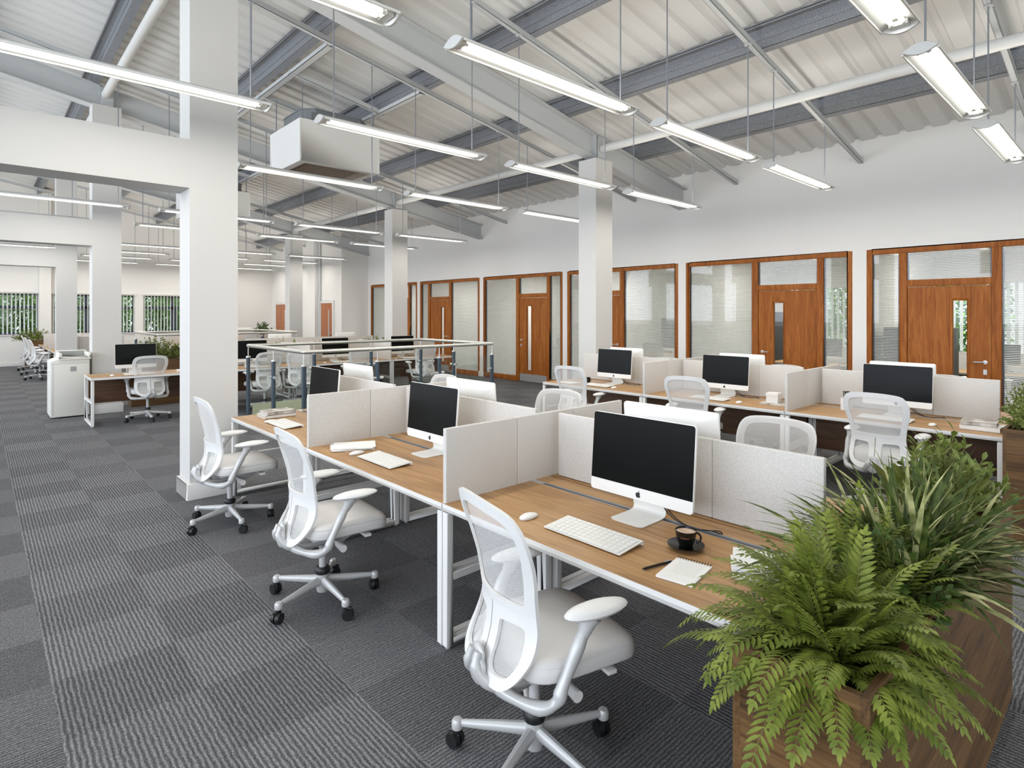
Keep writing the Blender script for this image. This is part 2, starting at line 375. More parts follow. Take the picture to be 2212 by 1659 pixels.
# glazed timber screens with their doors
RNO = ['first', 'second', 'third', 'fourth', 'fifth', 'sixth']
def glazed_bay(i, yfar, side):
    w_ = thing('window_%d' % (10+i), None, None); w_['kind'] = 'structure'
    def Yt(t): return yfar-t if side == 'far' else yfar-BW+t      # t measured from the end that carries the wide pane
    def bx(mb, t0, t1, z0, z1, x0=XW+.0, x1=XW+.08): mb.box(x0, x1, min(Yt(t0), Yt(t1)), max(Yt(t0), Yt(t1)), z0, z1)
    fr = MB(); T = BW
    bx(fr, 0, .075, 0, 2.70); bx(fr, T-.075, T, 0, 2.70); bx(fr, .075, T-.075, 2.62, 2.70); bx(fr, 1.31, 1.42, .0, 2.62); bx(fr, 2.40, 2.50, 0, 2.62)
    bx(fr, 1.42, 2.40, 2.115, 2.215); bx(fr, .075, 1.31, 0, .13); bx(fr, 2.50, T-.075, 0, .13)
    fr.build('frame', 'door', w_, bevel=.008, seg=2)
    for (t0, t1, z0, z1) in ((.075, 1.31, .13, 2.62), (1.42, 2.40, 2.215, 2.62), (2.50, T-.075, .13, 2.62)):
        g = MB(); bx(g, t0, t1, z0, z1, XW+.03, XW+.034); g.build('pane', 'glass', w_)
        gr = MB()
        for tt in (t0, t1-.018): bx(gr, tt, tt+.018, z0, z1, XW+.036, XW+.075)
        gr.build('blind_rail', 'slot', w_)
        sl = MB(); z = z0+.012; ca, sa = .0125*math.cos(R(33)), .0125*math.sin(R(33)); ya_, yb_ = sorted((Yt(t0+.018), Yt(t1-.018)))
        while z < z1:
            sl.add([(XW+.055-ca, ya_, z-sa), (XW+.055-ca, yb_, z-sa), (XW+.055+ca, yb_, z+sa), (XW+.055+ca, ya_, z+sa)], [(0, 1, 2, 3)]); z += .0232
        sl.build('venetian_blind', 'slat', w_)
    dr = thing('door_%d' % (i+1), None, None); dr['kind'] = 'structure'
    lf = MB(); s0, s1, zz0, zz1 = 1.69, 1.85, .30, 1.90
    bx(lf, 1.425, s0, .01, 2.11, XW+.025, XW+.07); bx(lf, s1, 2.395, .01, 2.11, XW+.025, XW+.07); bx(lf, s0, s1, .01, zz0, XW+.025, XW+.07); bx(lf, s0, s1, zz1, 2.11, XW+.025, XW+.07)
    lf.build('door_leaf', 'door', dr)
    bd = MB()
    for (a, b, c_, d) in ((s0-.03, s0, zz0-.03, zz1+.03), (s1, s1+.03, zz0-.03, zz1+.03), (s0, s1, zz0-.03, zz0), (s0, s1, zz1, zz1+.03)): bx(bd, a, b, c_, d, XW+.018, XW+.026)
    bd.build('glazing_bead', 'door', dr, bevel=.003)
    g = MB(); bx(g, s0, s1, zz0, zz1, XW+.045, XW+.05); g.build('vision_panel', 'glass', dr)
    h = MB(); h.m = 0; hy = Yt(1.49)
    h.cyl((XW+.026, hy, 1.05), (XW+.018, hy, 1.05), .026, n=14); h.cyl((XW+.02, hy, 1.05), (XW-.03, hy, 1.05), .009, n=8)
    hd = 1 if Yt(1.6) > Yt(1.49) else -1
    h.cyl((XW-.03, hy, 1.05), (XW-.03, hy+hd*.12, 1.05), .010, n=8); h.box(XW+.016, XW+.026, hy-.02, hy+.02, .88, .95)
    h.build('handle', 'alu', dr, smooth=True)
    k = MB(); bx(k, 1.43, 2.39, .015, .20, XW+.02, XW+.026); k.build('kick_plate', 'alu', dr)
for i, (yb, sd_) in enumerate(BAYS): glazed_bay(i, yb, sd_)
# rooms behind the screens
rm = MB(); rm.box(XW+.15, 14.6, YB, YF, 2.85, 2.95); rm.box(14.5, 14.6, YB, YF, 0, .95); rm.box(14.5, 14.6, YB, YF, 2.3, 2.9); rm.box(14.5, 14.6, 9.3, YF, .95, 2.3)
for (a, b) in ((8.9, 9.3), (5.9, 6.9), (3.3, 4.2), (-.1, .5), (YB, -3)): rm.box(14.5, 14.6, a, b, .95, 2.3)
for yy in (18.5, 15.42, 12.34, 9.27, 6.18, 3.05, -.05): rm.box(XW+.16, 14.5, yy-.05, yy+.05, 0, 2.85)
struct('wall_offices', rm, 'wall')
vb = MB()
for (a, b) in ((6.9, 8.9), (4.2, 5.9), (.5, 3.3)):
    y = a
    while y < b: vb.add([(14.44, y-.03, .97), (14.47, y+.03, .97), (14.47, y+.03, 2.32), (14.44, y-.03, 2.32)], [(0, 1, 2, 3)]); y += .12
o = struct('window_20', vb, 'blindw')

for i, yy in enumerate((16.9, 13.8, 10.7, 7.7, 4.6, 1.5)):  # fill panels added to lighten the dark offices behind the blinds
    t = thing('ceiling_light', 'flat ceiling light panel inside the %s office from the right' % RNO[5-i], 'light', (12.2, yy, 2.85)); m_ = MB(); m_.box(-.3, .3, -.6, .6, -.02, 0); m_.build('panel', 'glow', t)
    area('office_light', (0, 0, -.03), (0, 0, 0), .6, 1.2, 60, (1, .98, .94), t)
# far doors in the stepped wall
for i, (ya_, yb_, hy) in enumerate(((19.25, 20.15, 19.4), (23.2, 24.45, 23.4))):
    dr = thing('door_%d' % (i+8), None, None); dr['kind'] = 'structure'
    a = MB(); x0, x1 = 9.105, 9.15
    a.box(x0, x1, ya_-.1, ya_, 0, 2.18); a.box(x0, x1, yb_, yb_+.1, 0, 2.18); a.box(x0, x1, ya_, yb_, 2.08, 2.18); a.build('architrave', 'trim', dr, bevel=.006)
    l = MB(); l.box(9.12, 9.149, ya_, yb_, .01, 2.08); l.build('door_leaf', 'doorfar', dr)
    g = MB(); g.box(9.112, 9.12, ya_+.24, ya_+.32, .3, 1.85); g.build('vision_panel', 'alu', dr)
    h = MB(); h.cyl((9.09, ya_+.08, 1.02), (9.09, ya_+.24, 1.02), .012, n=8); h.cyl((9.12, ya_+.08, 1.02), (9.09, ya_+.08, 1.02), .02, n=8); h.build('handle', 'alu', dr, smooth=True)

# ------------------------------------------------------------------ columns, lintels, roof steel
FR = [6.15, 12.35, 18.55]; ORD = ['nearest', 'second', 'third', 'fourth']
def column(x, y, top, label):
    t = thing('column', label, 'column', (x, y, 0))
    m_ = MB(); m_.box(-.21, .21, -.18, .18, 0, top); m_.build('shaft', 'column', t)
    s_ = MB()
    s_.box(-.235, .235, -.205, -.18, 0, .15); s_.box(-.235, .235, .18, .205, 0, .15); s_.box(-.235, -.21, -.18, .18, 0, .15); s_.box(.21, .235, -.18, .18, 0, .15)
    s_.build('skirting', 'trim', t, bevel=.006)
    if top < 5: 
        q = MB(); q.box(-.12, .12, -.1, .1, top, rz(x, 3.75)); q.build('seat_plate', 'beam', t)
for i, y in enumerate(FR):
    column(1.65, y, 5.31, ['square white column carrying the nearest wide lintel', 'square white column behind the desk beside the copier', 'square white column carrying the third lintel, farthest of the left row'][i])
    column(7.485, y, 4.21, ['square white column standing behind the right-hand bank of desks', 'square white column behind the railed stairwell', 'farthest square white column, in front of the stepped far wall'][i])
    l = MB(); l.box(-2.6, 1.44, y-.18, y+.18, 2.876, 3.32); l.box(-3.0, -2.6, y-.18, y+.18, 0, 5.9)
    tag(l.build('lintel', 'column'), ['broad white lintel beam crossing the top left, nearest of the three', 'second white lintel beam, framed inside the nearest one', 'third and farthest white lintel beam on the left'][i], 'lintel')
def ibeam(y, label):
    t = thing('roof_beam', label, 'beam', (0, 0, 0))
    b = MB(); x0, x1 = XL, XW; zb_ = rz(x0, 3.744)
    b.box(x0, x1, y-.10, y+.10, zb_, zb_+.016, SL); b.box(x0, x1, y-.10, y+.10, zb_+.37, zb_+.386, SL); b.box(x0, x1, y-.006, y+.006, zb_+.01, zb_+.38, SL)
    b.build('beam', 'beam', t)
    for cx in (1.65, 7.485):
        g = MB(); zz = rz(cx, 3.744); g.box(cx-.10, cx-.086, y-.1, y+.1, zz+.0, zz+.42); g.box(cx-.086, cx+.1, y-.125, y-.112, zz-.04, zz+.36)
        for (dx, dz) in ((-.05, .08), (-.05, .26), (.07, .05)): g.cyl((cx+dx, y-.125, zz+dz), (cx+dx, y-.14, zz+dz), .017, n=8)
        g.build('bracket', 'beam', t)
for i, y in enumerate(FR): ibeam(y, ['pale grey steel roof beam, nearest of the three, meeting the right wall above the fourth timber screen', 'second pale grey steel roof beam, ending above the third timber screen', 'third pale grey steel roof beam, at the stepped far wall'][i])
PX = [1.46, 3.28, 4.90, 6.65, 8.52]
for i, x in enumerate(PX+[-.3, -2.1]):
    b = MB(); z = rz(x, 4.13); y0, y1 = YB, YF
    b.box(x-.004, x+.004, y0, y1, z, z+.25); b.box(x-.004, x+.085, y0, y1, z-.004, z+.006, SL); b.box(x+.078, x+.085, y0, y1, z-.018, z+.02); b.box(x-.085, x+.004, y0, y1, z+.246, z+.254, SL); b.box(x-.085, x-.079, y0, y1, z+.225, z+.262)
    b.box(x-.012, x-.004, y0, y1, z+.10, z+.16)
    lab = 'dark galvanised purlin under the roof sheets, '+(['fourth up from the right wall above the pendant lights', 'third from the left, crossing above the ceiling cassette', 'middle one of the five across the roof', 'second nearest the right wall', 'nearest the right wall'][i] if i < 5 else ['first beyond the left column row', 'highest, far up at the left'][i-5])
    if i == 0: lab = 'dark galvanised purlin under the roof sheets, seen left of the near column'
    tag(b.build('roof_purlin', 'galv'), lab, 'purlin')
def btube(x, z, y0, y1, label):
    b = MB(); b.cyl((x, y0, z), (x, y1, z), .062, n=18)
    b.ell((x, y0, z), (.062, .03, .062), 14, 6); b.ell((x, y1, z), (.062, .03, .062), 14, 6)
    tag(b.build('bracing_tube', 'tubew', smooth=True), label, 'tube')
for x, z, nm in ((7.47, 4.385, 'over the right-hand column row'), (1.63, 5.50, 'over the left-hand column row')):
    for i, (a, b) in enumerate(((-.3, 6.0), (6.3, 12.2), (12.5, 18.4))):
        btube(x, z, a, b, 'round white bracing tube %s, %s bay' % (nm, ['nearest', 'middle', 'far'][i]))
ROWS = [1.03, 3.04, 5.06, 7.28, 11.3, 13.45, 17.55, 19.65, 21.6, 23.8]
RN = ['first', 'second', 'third', 'fourth', 'fifth', 'sixth', 'seventh', 'eighth', 'ninth', 'tenth']
def chan(mb, x0, x1, y, h=.075, w_=.06, base=4.05):
    zb_ = rz(x0, base); mb.box(x0, x1, y-w_/2, y+w_/2, zb_, zb_+.006, SL); mb.box(x0, x1, y-w_/2, y-w_/2+.006, zb_, zb_+h, SL); mb.box(x0, x1, y+w_/2-.006, y+w_/2, zb_, zb_+h, SL)
for i, y in enumerate(ROWS):
    b = MB(); chan(b, XL, XW, y); tag(b.build('ceiling_channel', 'beam'), 'slim grey ceiling channel carrying the %s row of pendant lights from the camera' % RN[i], 'channel')
# ------------------------------------------------------------------ pendant lights
HX = .96
def make_lamp(cx):
    t = thing('pendant_light', '-', 'light')
    n = 10; arc = [(-.105+.21*i/n, .042*math.sin(math.pi*i/n)) for i in range(n+1)]
    h = MB(); inner = [(p[0]*.93, p[1]*.85-.002) for p in arc]
    poly = arc+inner[::-1]; h.prism(poly, -HX+.02, HX-.02, 'X'); h.build('housing', ['lampbody'], t, smooth=True, ang=50)
    fl = MB()
    for s_ in (-1, 1): fl.box(-HX+.02, HX-.02, min(s_*.105, s_*.097), max(s_*.105, s_*.097), -.014, .002)
    fl.build('side_trim', 'reflect', t)
    vesica = [(-.105+.21*i/n, .044*math.sin(math.pi*i/n)) for i in range(n+1)]+[(.105-.21*i/n, -.036*math.sin(math.pi*i/n)) for i in range(1, n)]
    for s_ in (-1, 1):
        e = MB(); a, b = sorted((s_*HX, s_*(HX-.022))); e.prism(vesica, a, b, 'X'); e.build('end_cap', 'lampbody', t, bevel=.003, seg=1)
        l = MB(); l.box(*sorted((s_*(HX+.0008), s_*(HX-.002))), -.1, .1, -.0015, .0015)
    for s_ in (-1, 1):
        tb = MB(); tb.cyl((-HX+.10, s_*.030, .002), (HX-.10, s_*.030, .002), .013, n=10)
        tb.build('tube', 'glow', t, smooth=True)
    for s_ in (-1, 1):
        so = MB()
        for q in (-1, 1): so.cyl((s_*(HX-.10), q*.03, .002), (s_*(HX-.075), q*.03, .002), .012, n=8)
        so.box(*sorted((s_*(HX-.078), s_*(HX-.03))), -.05, .05, -.01, .02)
        so.build('socket', 'white', t)
    for s_ in (-1, 1):
        x = s_*(HX-.15); zt = rz(cx+x, 4.05)-3.47
        r_ = MB(); r_.cyl((x, 0, .04), (x, 0, zt), .0065, n=6); r_.build('rod', 'rod', t, smooth=True)
        d = MB(); d.cyl((x, 0, zt-.008), (x, 0, zt), .04, n=14); d.build('rose', 'beam', t, smooth=True)
    area('lamp_light', (0, 0, -.014), (0, 0, 0), 2*HX-.25, .190, LAMP_E, (1, .965, .90), t)
    area('lamp_uplight', (0, 0, .052), (R(180), 0, 0), 2*HX-.4, .10, ROOF_FILL, (1, .955, .88), t)  # upward fill added above the housing to brighten the roof
    return t
COLS = [.87, 3.22, 5.55, 7.83]; CN = ['leftmost', 'second from the left', 'third from the left', 'rightmost']
for ci, cx in enumerate(COLS):
    P_ = Proto(lambda cx=cx: make_lamp(cx))
    for ri, y in enumerate(ROWS):
        if ci == 0 and ri == 0: continue
        P_.put((cx, y, 3.47), 0, 'white twin-tube pendant light, %s in the %s row from the camera' % (CN[ci], RN[ri]), 'twin-tube pendant lights under the roof')

# ------------------------------------------------------------------ ceiling cassettes
def make_ac():
    t = thing('ceiling_cassette', '-', 'air conditioner')
    W, D_, H_ = .67, .6, .64; b = MB()
    b.box(-W, W, -D_, -D_+.03, 0, H_); b.box(-W, W, D_-.03, D_, 0, H_); b.box(-W, -W+.03, -D_, D_, 0, H_); b.box(W-.03, W, -D_, D_, 0, H_); b.box(-W, W, -D_, D_, H_-.03, H_)
    # bottom ring, bevelled in to the grille
    o_ = [(-W, -D_, 0), (W, -D_, 0), (W, D_, 0), (-W, D_, 0)]; m_ = [(-W+.12, -D_+.12, -.0), (W-.12, -D_+.12, 0), (W-.12, D_-.12, 0), (-W+.12, D_-.12, 0)]
    i_ = [(-W+.2, -D_+.2, .07), (W-.2, -D_+.2, .07), (W-.2, D_-.2, .07), (-W+.2, D_-.2, .07)]
    b.add(o_+m_, [(k, (k+1) % 4, 4+(k+1) % 4, 4+k) for k in range(4)])
    b.build('casing', 'ac', t, bevel=.02, seg=2)
    g = MB(); g.add(m_+i_, [(k, (k+1) % 4, 4+(k+1) % 4, 4+k) for k in range(4)]); g.box(-W+.2, W-.2, -D_+.2, D_-.2, .06, .075)
    for k in range(14): g.box(-W+.26, W-.26, -D_+.26+k*.05, -D_+.28+k*.05, .05, .06)
    g.build('grille', 'brown', t)
    u = MB(); c8 = .17; w8, d8 = .55, .5; oc = [(-w8+c8, -d8), (w8-c8, -d8), (w8, -d8+c8), (w8, d8-c8), (w8-c8, d8), (-w8+c8, d8), (-w8, d8-c8), (-w8, -d8+c8)]
    u.prism(oc, H_, H_+.21, 'Z'); oc2 = [(x*1.02, y*1.02) for x, y in oc]; u.prism(oc2, H_+.21, H_+.23, 'Z')
    for x in (-.1, .3): u.cyl((x, -d8, H_+.15), (x, -d8-.06, H_+.15), .022, n=10)
    u.box(-.45, -.3, -d8-.006, -d8, H_+.03, H_+.16); u.build('fan_unit', 'acgrey', t)
    for sx in (-1, 1):
        for sy in (-1, 1):
            r_ = MB(); x = sx*.6; r_.cyl((x, sy*.52, H_-.02), (x, sy*.52, rz(x+4.23, 4.05)-4.02), .008, n=6); r_.box(x-.02, x+.02, sy*.52-.04, sy*.52+.04, H_+.02, H_+.03); r_.build('hanger', 'rod', t)
    return t
PAC = Proto(make_ac)
PAC.put((4.23, 9.2, 4.02), 0, 'large white square air-conditioning cassette hanging below the roof beside the near column', group='ceiling cassettes')
PAC.put((4.23, 15.4, 4.02), 0, 'second white air-conditioning cassette, mostly hidden behind the near column', group='ceiling cassettes')
for k, yc in enumerate((9.2, 15.4)):
    b = MB(); chan(b, 3.4, 4.95, yc-.62); chan(b, 3.4, 4.95, yc+.62)
    for x in (3.45, 4.9):
        z = rz(x, 4.05); b.box(x-.05, x+.05, yc-1.85, yc+2.05, z, z+.006, 0); b.box(x-.05, x-.044, yc-1.85, yc+2.05, z, z+.06); b.box(x+.044, x+.05, yc-1.85, yc+2.05, z, z+.06)
    tag(b.build('cassette_support', 'beam'), 'pale channel framework above the %s air-conditioning cassette' % ['nearer', 'farther'][k], 'frame')

# ------------------------------------------------------------------ office chair
OUT = [(0, .405), (.09, .405), (.15, .42), (.195, .465), (.215, .53), (.213, .60), (.208, .66), (.216, .74), (.234, .82), (.249, .89), (.248, .95), (.232, 1.0), (.193, 1.034), (.10, 1.047), (0, 1.05)]
EX = [(.40, -.215), (.45, -.18), (.52, -.13), (.57, -.105), (.61, -.092), (.65, -.09), (.70, -.10), (.78, -.123), (.85, -.15), (.95, -.187), (1.06, -.222)]
CX = [(.40, .02), (.50, .06), (.61, .085), (.70, .08), (.85, .05), (1.05, .02)]
def bx_(y, z): return interp(EX, z)-interp(CX, z)*max(0, 1-(y/.24)**2)
def ring_zone(mb, zone, hole, cen, K=3, N=64):
    def hit(poly, th):
        d = (math.cos(th), math.sin(th)); best = 0
        for i in range(len(poly)):
            a = poly[i]; b = poly[(i+1) % len(poly)]; ax, ay = a[0]-cen[0], a[1]-cen[1]; ex, ey = b[0]-a[0], b[1]-a[1]
            den = d[0]*ey-d[1]*ex
            if abs(den) < 1e-12: continue
            t = (ax*ey-ay*ex)/den; u = (ax*d[1]-ay*d[0])/den
            if t > 0 and -1e-6 <= u <= 1+1e-6: best = max(best, t)
        return best
    ths = sorted({round(2*math.pi*i/N, 5) for i in range(N)} | {round(math.atan2(p[1]-cen[1], p[0]-cen[0]) % (2*math.pi), 5) for p in zone[:4]})
    n = len(ths); vs = []
    for side in (1, -1):
        for k in range(K+1):
            for th in ths:
                ro, ri = hit(zone, th), hit(hole, th); r = ro+(ri-ro)*k/K; y = cen[0]+r*math.cos(th); z = cen[1]+r*math.sin(th)
                vs.append((bx_(y, z)+side*.007, y, z))
    L = (K+1)*n; fs = []
    for s_ in (0, 1):
        for k in range(K):
            for i in range(n): fs.append((s_*L+k*n+i, s_*L+k*n+(i+1) % n, s_*L+(k+1)*n+(i+1) % n, s_*L+(k+1)*n+i))
    for k in (0, K): fs += [(k*n+i, k*n+(i+1) % n, L+k*n+(i+1) % n, L+k*n+i) for i in range(n)]
    mb.add(vs, fs)
def make_chair():
    t = thing('office_chair', '-', 'chair')
    out = [(p[0], p[1]) for p in catmull(OUT, 4)]
    up = [p for p in out if p[1] > .666]; lo = [p for p in out if p[1] < .664]
    zone_u = [(-.208, .665), (.208, .665)]+up+[(-p[0], p[1]) for p in up[::-1]]
    hu = [(0, .695), (.15, .697), (.172, .712), (.18, .76), (.194, .83), (.206, .89), (.204, .94), (.186, .98), (.12, 1.003), (0, 1.008)]
    hole_u = [(p[0], p[1]) for p in catmull(hu, 4)]; hole_u = hole_u+[(-p[0], p[1]) for p in hole_u[::-1][1:-1]]
    fr = MB(); ring_zone(fr, zone_u, hole_u, (0, .85), 3, 72)
    zl = [(.208, .665), (.0035, .665)]+lo; zl[2] = (.0035, .405)
    hl = [(.05, .60), (.065, .62), (.15, .622), (.168, .61), (.174, .56), (.172, .50), (.145, .457), (.09, .445), (.055, .455), (.047, .50)]
    hole_l = [(p[0], p[1]) for p in catmull(hl, 4, True)]
    for s_ in (1, -1): ring_zone(fr, [(s_*p[0], p[1]) for p in zl], [(s_*p[0], p[1]) for p in hole_l], (s_*.11, .53), 2, 44)
    back = fr.build('backrest', 'chair', t, smooth=True, ang=50)
    sh = MB(); rows = []; NZ, NY = 34, 14
    wt = sorted([(p[1], p[0]) for p in out])
    for j in range(NZ+1):
        z = .415+(1.043-.415)*j/NZ; wz = 0
        for a, b in zip(out, out[1:]):
            if (a[1]-z)*(b[1]-z) <= 0 and abs(a[1]-b[1]) > 1e-6: wz = max(wz, a[0]+(b[0]-a[0])*(z-a[1])/(b[1]-a[1]))
        wz = max(.03, wz-.010)
        for i in range(NY+1): y = -wz+2*wz*i/NY; rows.append((bx_(y, z)+.010, y, z))
    sh.add(rows, [(j*(NY+1)+i, j*(NY+1)+i+1, (j+1)*(NY+1)+i+1, (j+1)*(NY+1)+i) for j in range(NZ) for i in range(NY)])
    sh.build('mesh_fabric', 'mesh', back, smooth=True, ang=80)
    # seat cushion: rounded slab with a waterfall front
    def seatring(sc, z, nn=40):
        r_ = []
        for i in range(nn):
            a = 2*math.pi*i/nn; c_, s_ = math.cos(a), math.sin(a); p = 5.2
            x = .09+.24*sc*math.copysign(abs(c_)**(2/p), c_); y = .25*sc*math.copysign(abs(s_)**(2/p), s_)*(1+.06*c_)
            dip = -.016*max(0, (x-.2)/.12)**2-.008*max(0, (-x-.1)/.1); r_.append((x, y, z+dip))
        return r_
    st = MB(); lv = [(.0, .522), (.5, .521), (.85, .518), (.95, .514), (.985, .507), (1.0, .499), (.988, .4965), (1.0, .494), (1.004, .475), (1.0, .452), (.985, .444), (.95, .440), (0, .438)]
    vs = []; nn = 40
    for sc, z in lv: vs += seatring(max(sc, .01), z, nn)
    st.add(vs, [(a*nn+i, a*nn+(i+1) % nn, (a+1)*nn+(i+1) % nn, (a+1)*nn+i) for a in range(len(lv)-1) for i in range(nn)])
    st.build('seat', 'seat', t, smooth=True, ang=70)
    # arms
    for s_ in (-1, 1):
        a = MB(); pts = catmull([(-.20, s_*.05, .385), (-.17, s_*.14, .375), (-.12, s_*.235, .378), (-.075, s_*.268, .405), (-.055, s_*.272, .45), (.0, s_*.275, .56), (.035, s_*.275, .625)], 4)
        a.tube(pts, [.022+.003*math.sin(i) for i in range(len(pts))], 10)
        a.tube([(.025, s_*.275, .60), (.05, s_*.275, .645), (.06, s_*.275, .665)], [.020, .030, .042], 10)
        arm = a.build('armrest', 'chairm', t, smooth=True)
        p = MB(); p.ell((.09, s_*.272, .680), (.135, .053, .023), 20, 8); p.build('arm_pad', 'chair', arm, smooth=True)
    # yoke that wraps behind the backrest
    y_ = MB()
    for s_ in (-1, 1): y_.tube(catmull([(-.02, s_*.07, .385), (-.14, s_*.08, .375), (-.225, s_*.06, .40), (-.262, s_*.03, .45), (-.25, s_*.022, .50)], 5), [.024]*12+[.022]*5+[.016]*4, 10)
    y_.ell((-.243, 0, .435), (.024, .058, .062), 14, 8); y_.ell((-.238, 0, .485), (.014, .045, .035), 14, 8); y_.build('back_yoke', 'chairm', t, smooth=True)
    m_ = MB(); m_.prism([(-.10, .36), (.10, .345), (.20, .40), (.24, .43), (-.16, .43), (-.14, .38)], -.075, .075, 'Y')
    m_.cyl((.0, -.06, .385), (.0, .06, .385), .04, n=14); m_.box(-.12, .2, -.17, .17, .418, .432); m_.build('mechanism', 'chairm', t, bevel=.008)
    l = MB(); l.cyl((.03, -.07, .38), (.03, -.22, .375), .010, n=10); l.cyl((.03, -.16, .377), (.03, -.245, .374), .018, .021, n=14); l.build('lever', 'chair', t, smooth=True); l = MB(); l.box(.16, .2, -.25, -.15, .41, .425); l.build('seat_paddle', 'chair', t, bevel=.003)
    g = MB(); g.cyl((0, 0, .16), (0, 0, .37), .021, n=14); g.cyl((0, 0, .325), (0, 0, .335), .03, n=14); g.build('gas_lift', 'chairm', t, smooth=True)
    col_ = MB(); col_.lathe([(.02, .162), (.041, .162), (.044, .172), (.044, .192), (.036, .202), (.02, .202)], 18); col_.build('collar', 'black', t, smooth=True)
    b = MB(); b.lathe([(0.0, .055), (.032, .055), (.036, .07), (.036, .14), (.038, .162), (.0, .163)], 18)
    angs = [R(17+72*k) for k in range(5)]
    for a in angs:
        c_, s_ = math.cos(a), math.sin(a)
        b.tube([(.02*c_, .02*s_, .122), (.15*c_, .15*s_, .112), (.30*c_, .30*s_, .10)], [.027, .021, .014], 10, .85, (-s_, c_, 0))
        b.lathe([(0, .078), (.021, .078), (.023, .085), (.023, .105), (.017, .115), (0, .117)], 12, (.31*c_, .31*s_, 0))
    base = b.build('star_base', 'chairm', t, smooth=True)
    for k, a in enumerate(angs):
        c_, s_ = math.cos(a), math.sin(a); w_ = MB(); hd = a+R(115+40*k); hx, hy = math.cos(hd), math.sin(hd); nx, ny = -hy, hx
        cx, cy = .31*c_-.012*hx, .31*s_-.012*hy
        for q in (-1, 1):
            w_.cyl((cx+nx*q*.004, cy+ny*q*.004, .033), (cx+nx*q*.025, cy+ny*q*.025, .033), .033, .029, n=18)
        w_.cyl((.31*c_, .31*s_, .04), (.31*c_, .31*s_, .08), .014, n=10); w_.tube([(cx+.02*hx, cy+.02*hy, .05), (cx, cy, .067), (cx-.02*hx, cy-.02*hy, .06)], .012, 8)
        w_.build('caster', 'black', base, smooth=True)
    return t
CH = Proto(make_chair)
def chair(x, y, a, label, group, base=0):
    o = CH.put((x, y, 0), R(a), label, group)
    for ch in o.children:
        if ch.name.startswith('star_base'): ch.rotation_euler = (0, 0, R(36-a+base))
    return o

# ------------------------------------------------------------------ desks (local: X to the sitter's left.. worktop 0..W along +Y, front edge at x=0, depth to +X)
W_ = 1.695
def make_desk(modesty, mat='desk', depth=.78, panel='panelw'):
    def mk():
        t = thing('desk', '-', 'desk'); d = depth; g = .004
        a = MB(); a.box(.003, .62, g+.003, W_-g-.003, .722, .742); a.box(.66, d-.0, g+.003, W_-g-.003, .722, .742); a.build('worktop', mat, t)
        e = MB(); e.box(0, .04, g, W_-g, .709, .7225); e.box(0, .003, g, W_-g, .709, .742); e.box(.04, d, g, g+.04, .70, .722); e.box(.04, d, W_-g-.04, W_-g, .70, .722); e.box(d-.04, d, g+.04, W_-g-.04, .70, .722); e.box(0, d, g, g+.003, .70, .742); e.box(0, d, W_-g-.003, W_-g, .70, .742)
        e.build('edge_frame', 'frame', t)
        s_ = MB(); s_.box(.62, .66, g+.1, W_-g-.1, .715, .728); s_.build('cable_tray', 'slot', t)
        c_ = MB(); c_.box(.62, .66, g+.003, g+.1, .722, .743); c_.box(.62, .66, W_-g-.1, W_-g-.003, .722, .743)
        c_.box(.62, .6235, g+.1, W_-g-.1, .722, .743); c_.box(.6565, .66, g+.1, W_-g-.1, .722, .743); c_.build('tray_trim', 'alu', t)
        for y0 in (g, W_-g-.04):
            l = MB(); l.box(0, .04, y0, y0+.04, .012, .70); l.box(d-.06, d-.02, y0, y0+.04, .012, .70); l.box(.04, d-.06, y0, y0+.04, .012, .052); l.box(.04, d-.06, y0, y0+.04, .35, .39)
            ql = l.build('leg_frame', 'frame', t, bevel=.003, seg=1)
            ft = MB(); ft.cyl((.02, y0+.02, 0), (.02, y0+.02, .014), .014, n=10); ft.cyl((d-.04, y0+.02, 0), (d-.04, y0+.02, .014), .014, n=10); ft.build('foot', 'alu', ql)
        if modesty:
            m_ = MB(); m_.box(d-.10, d-.082, .05, W_-.05, .28, .70); m_.build('modesty_panel', panel, t)
        return t
    return mk
DA = Proto(make_desk(False)); DB = Proto(make_desk(True)); DX = Proto(make_desk(True, 'deskx'))
YS = [.765, 2.46, 4.155]
for i, y in enumerate(YS):
    nm = ['nearest', 'middle', 'farthest'][i]
    DA.put((1.762, y, 0), 0, 'oak-topped desk with white frame in the foreground bank, %s on the aisle side' % nm, 'desks in the foreground bank')
    DA.put((3.34, y+W_, 0), R(180), 'oak-topped desk in the foreground bank, %s behind the felt screens' % nm, 'desks in the foreground bank')
    DB.put((5.95, y+.01, 0), 0, 'oak-topped desk in the right-hand bank, %s of the near row' % nm, 'desks in the right-hand bank')
    DB.put((7.53, y+.01+W_, 0), R(180), 'oak-topped desk in the right-hand bank, %s behind the felt screens by the timber doors' % nm, 'desks in the right-hand bank')
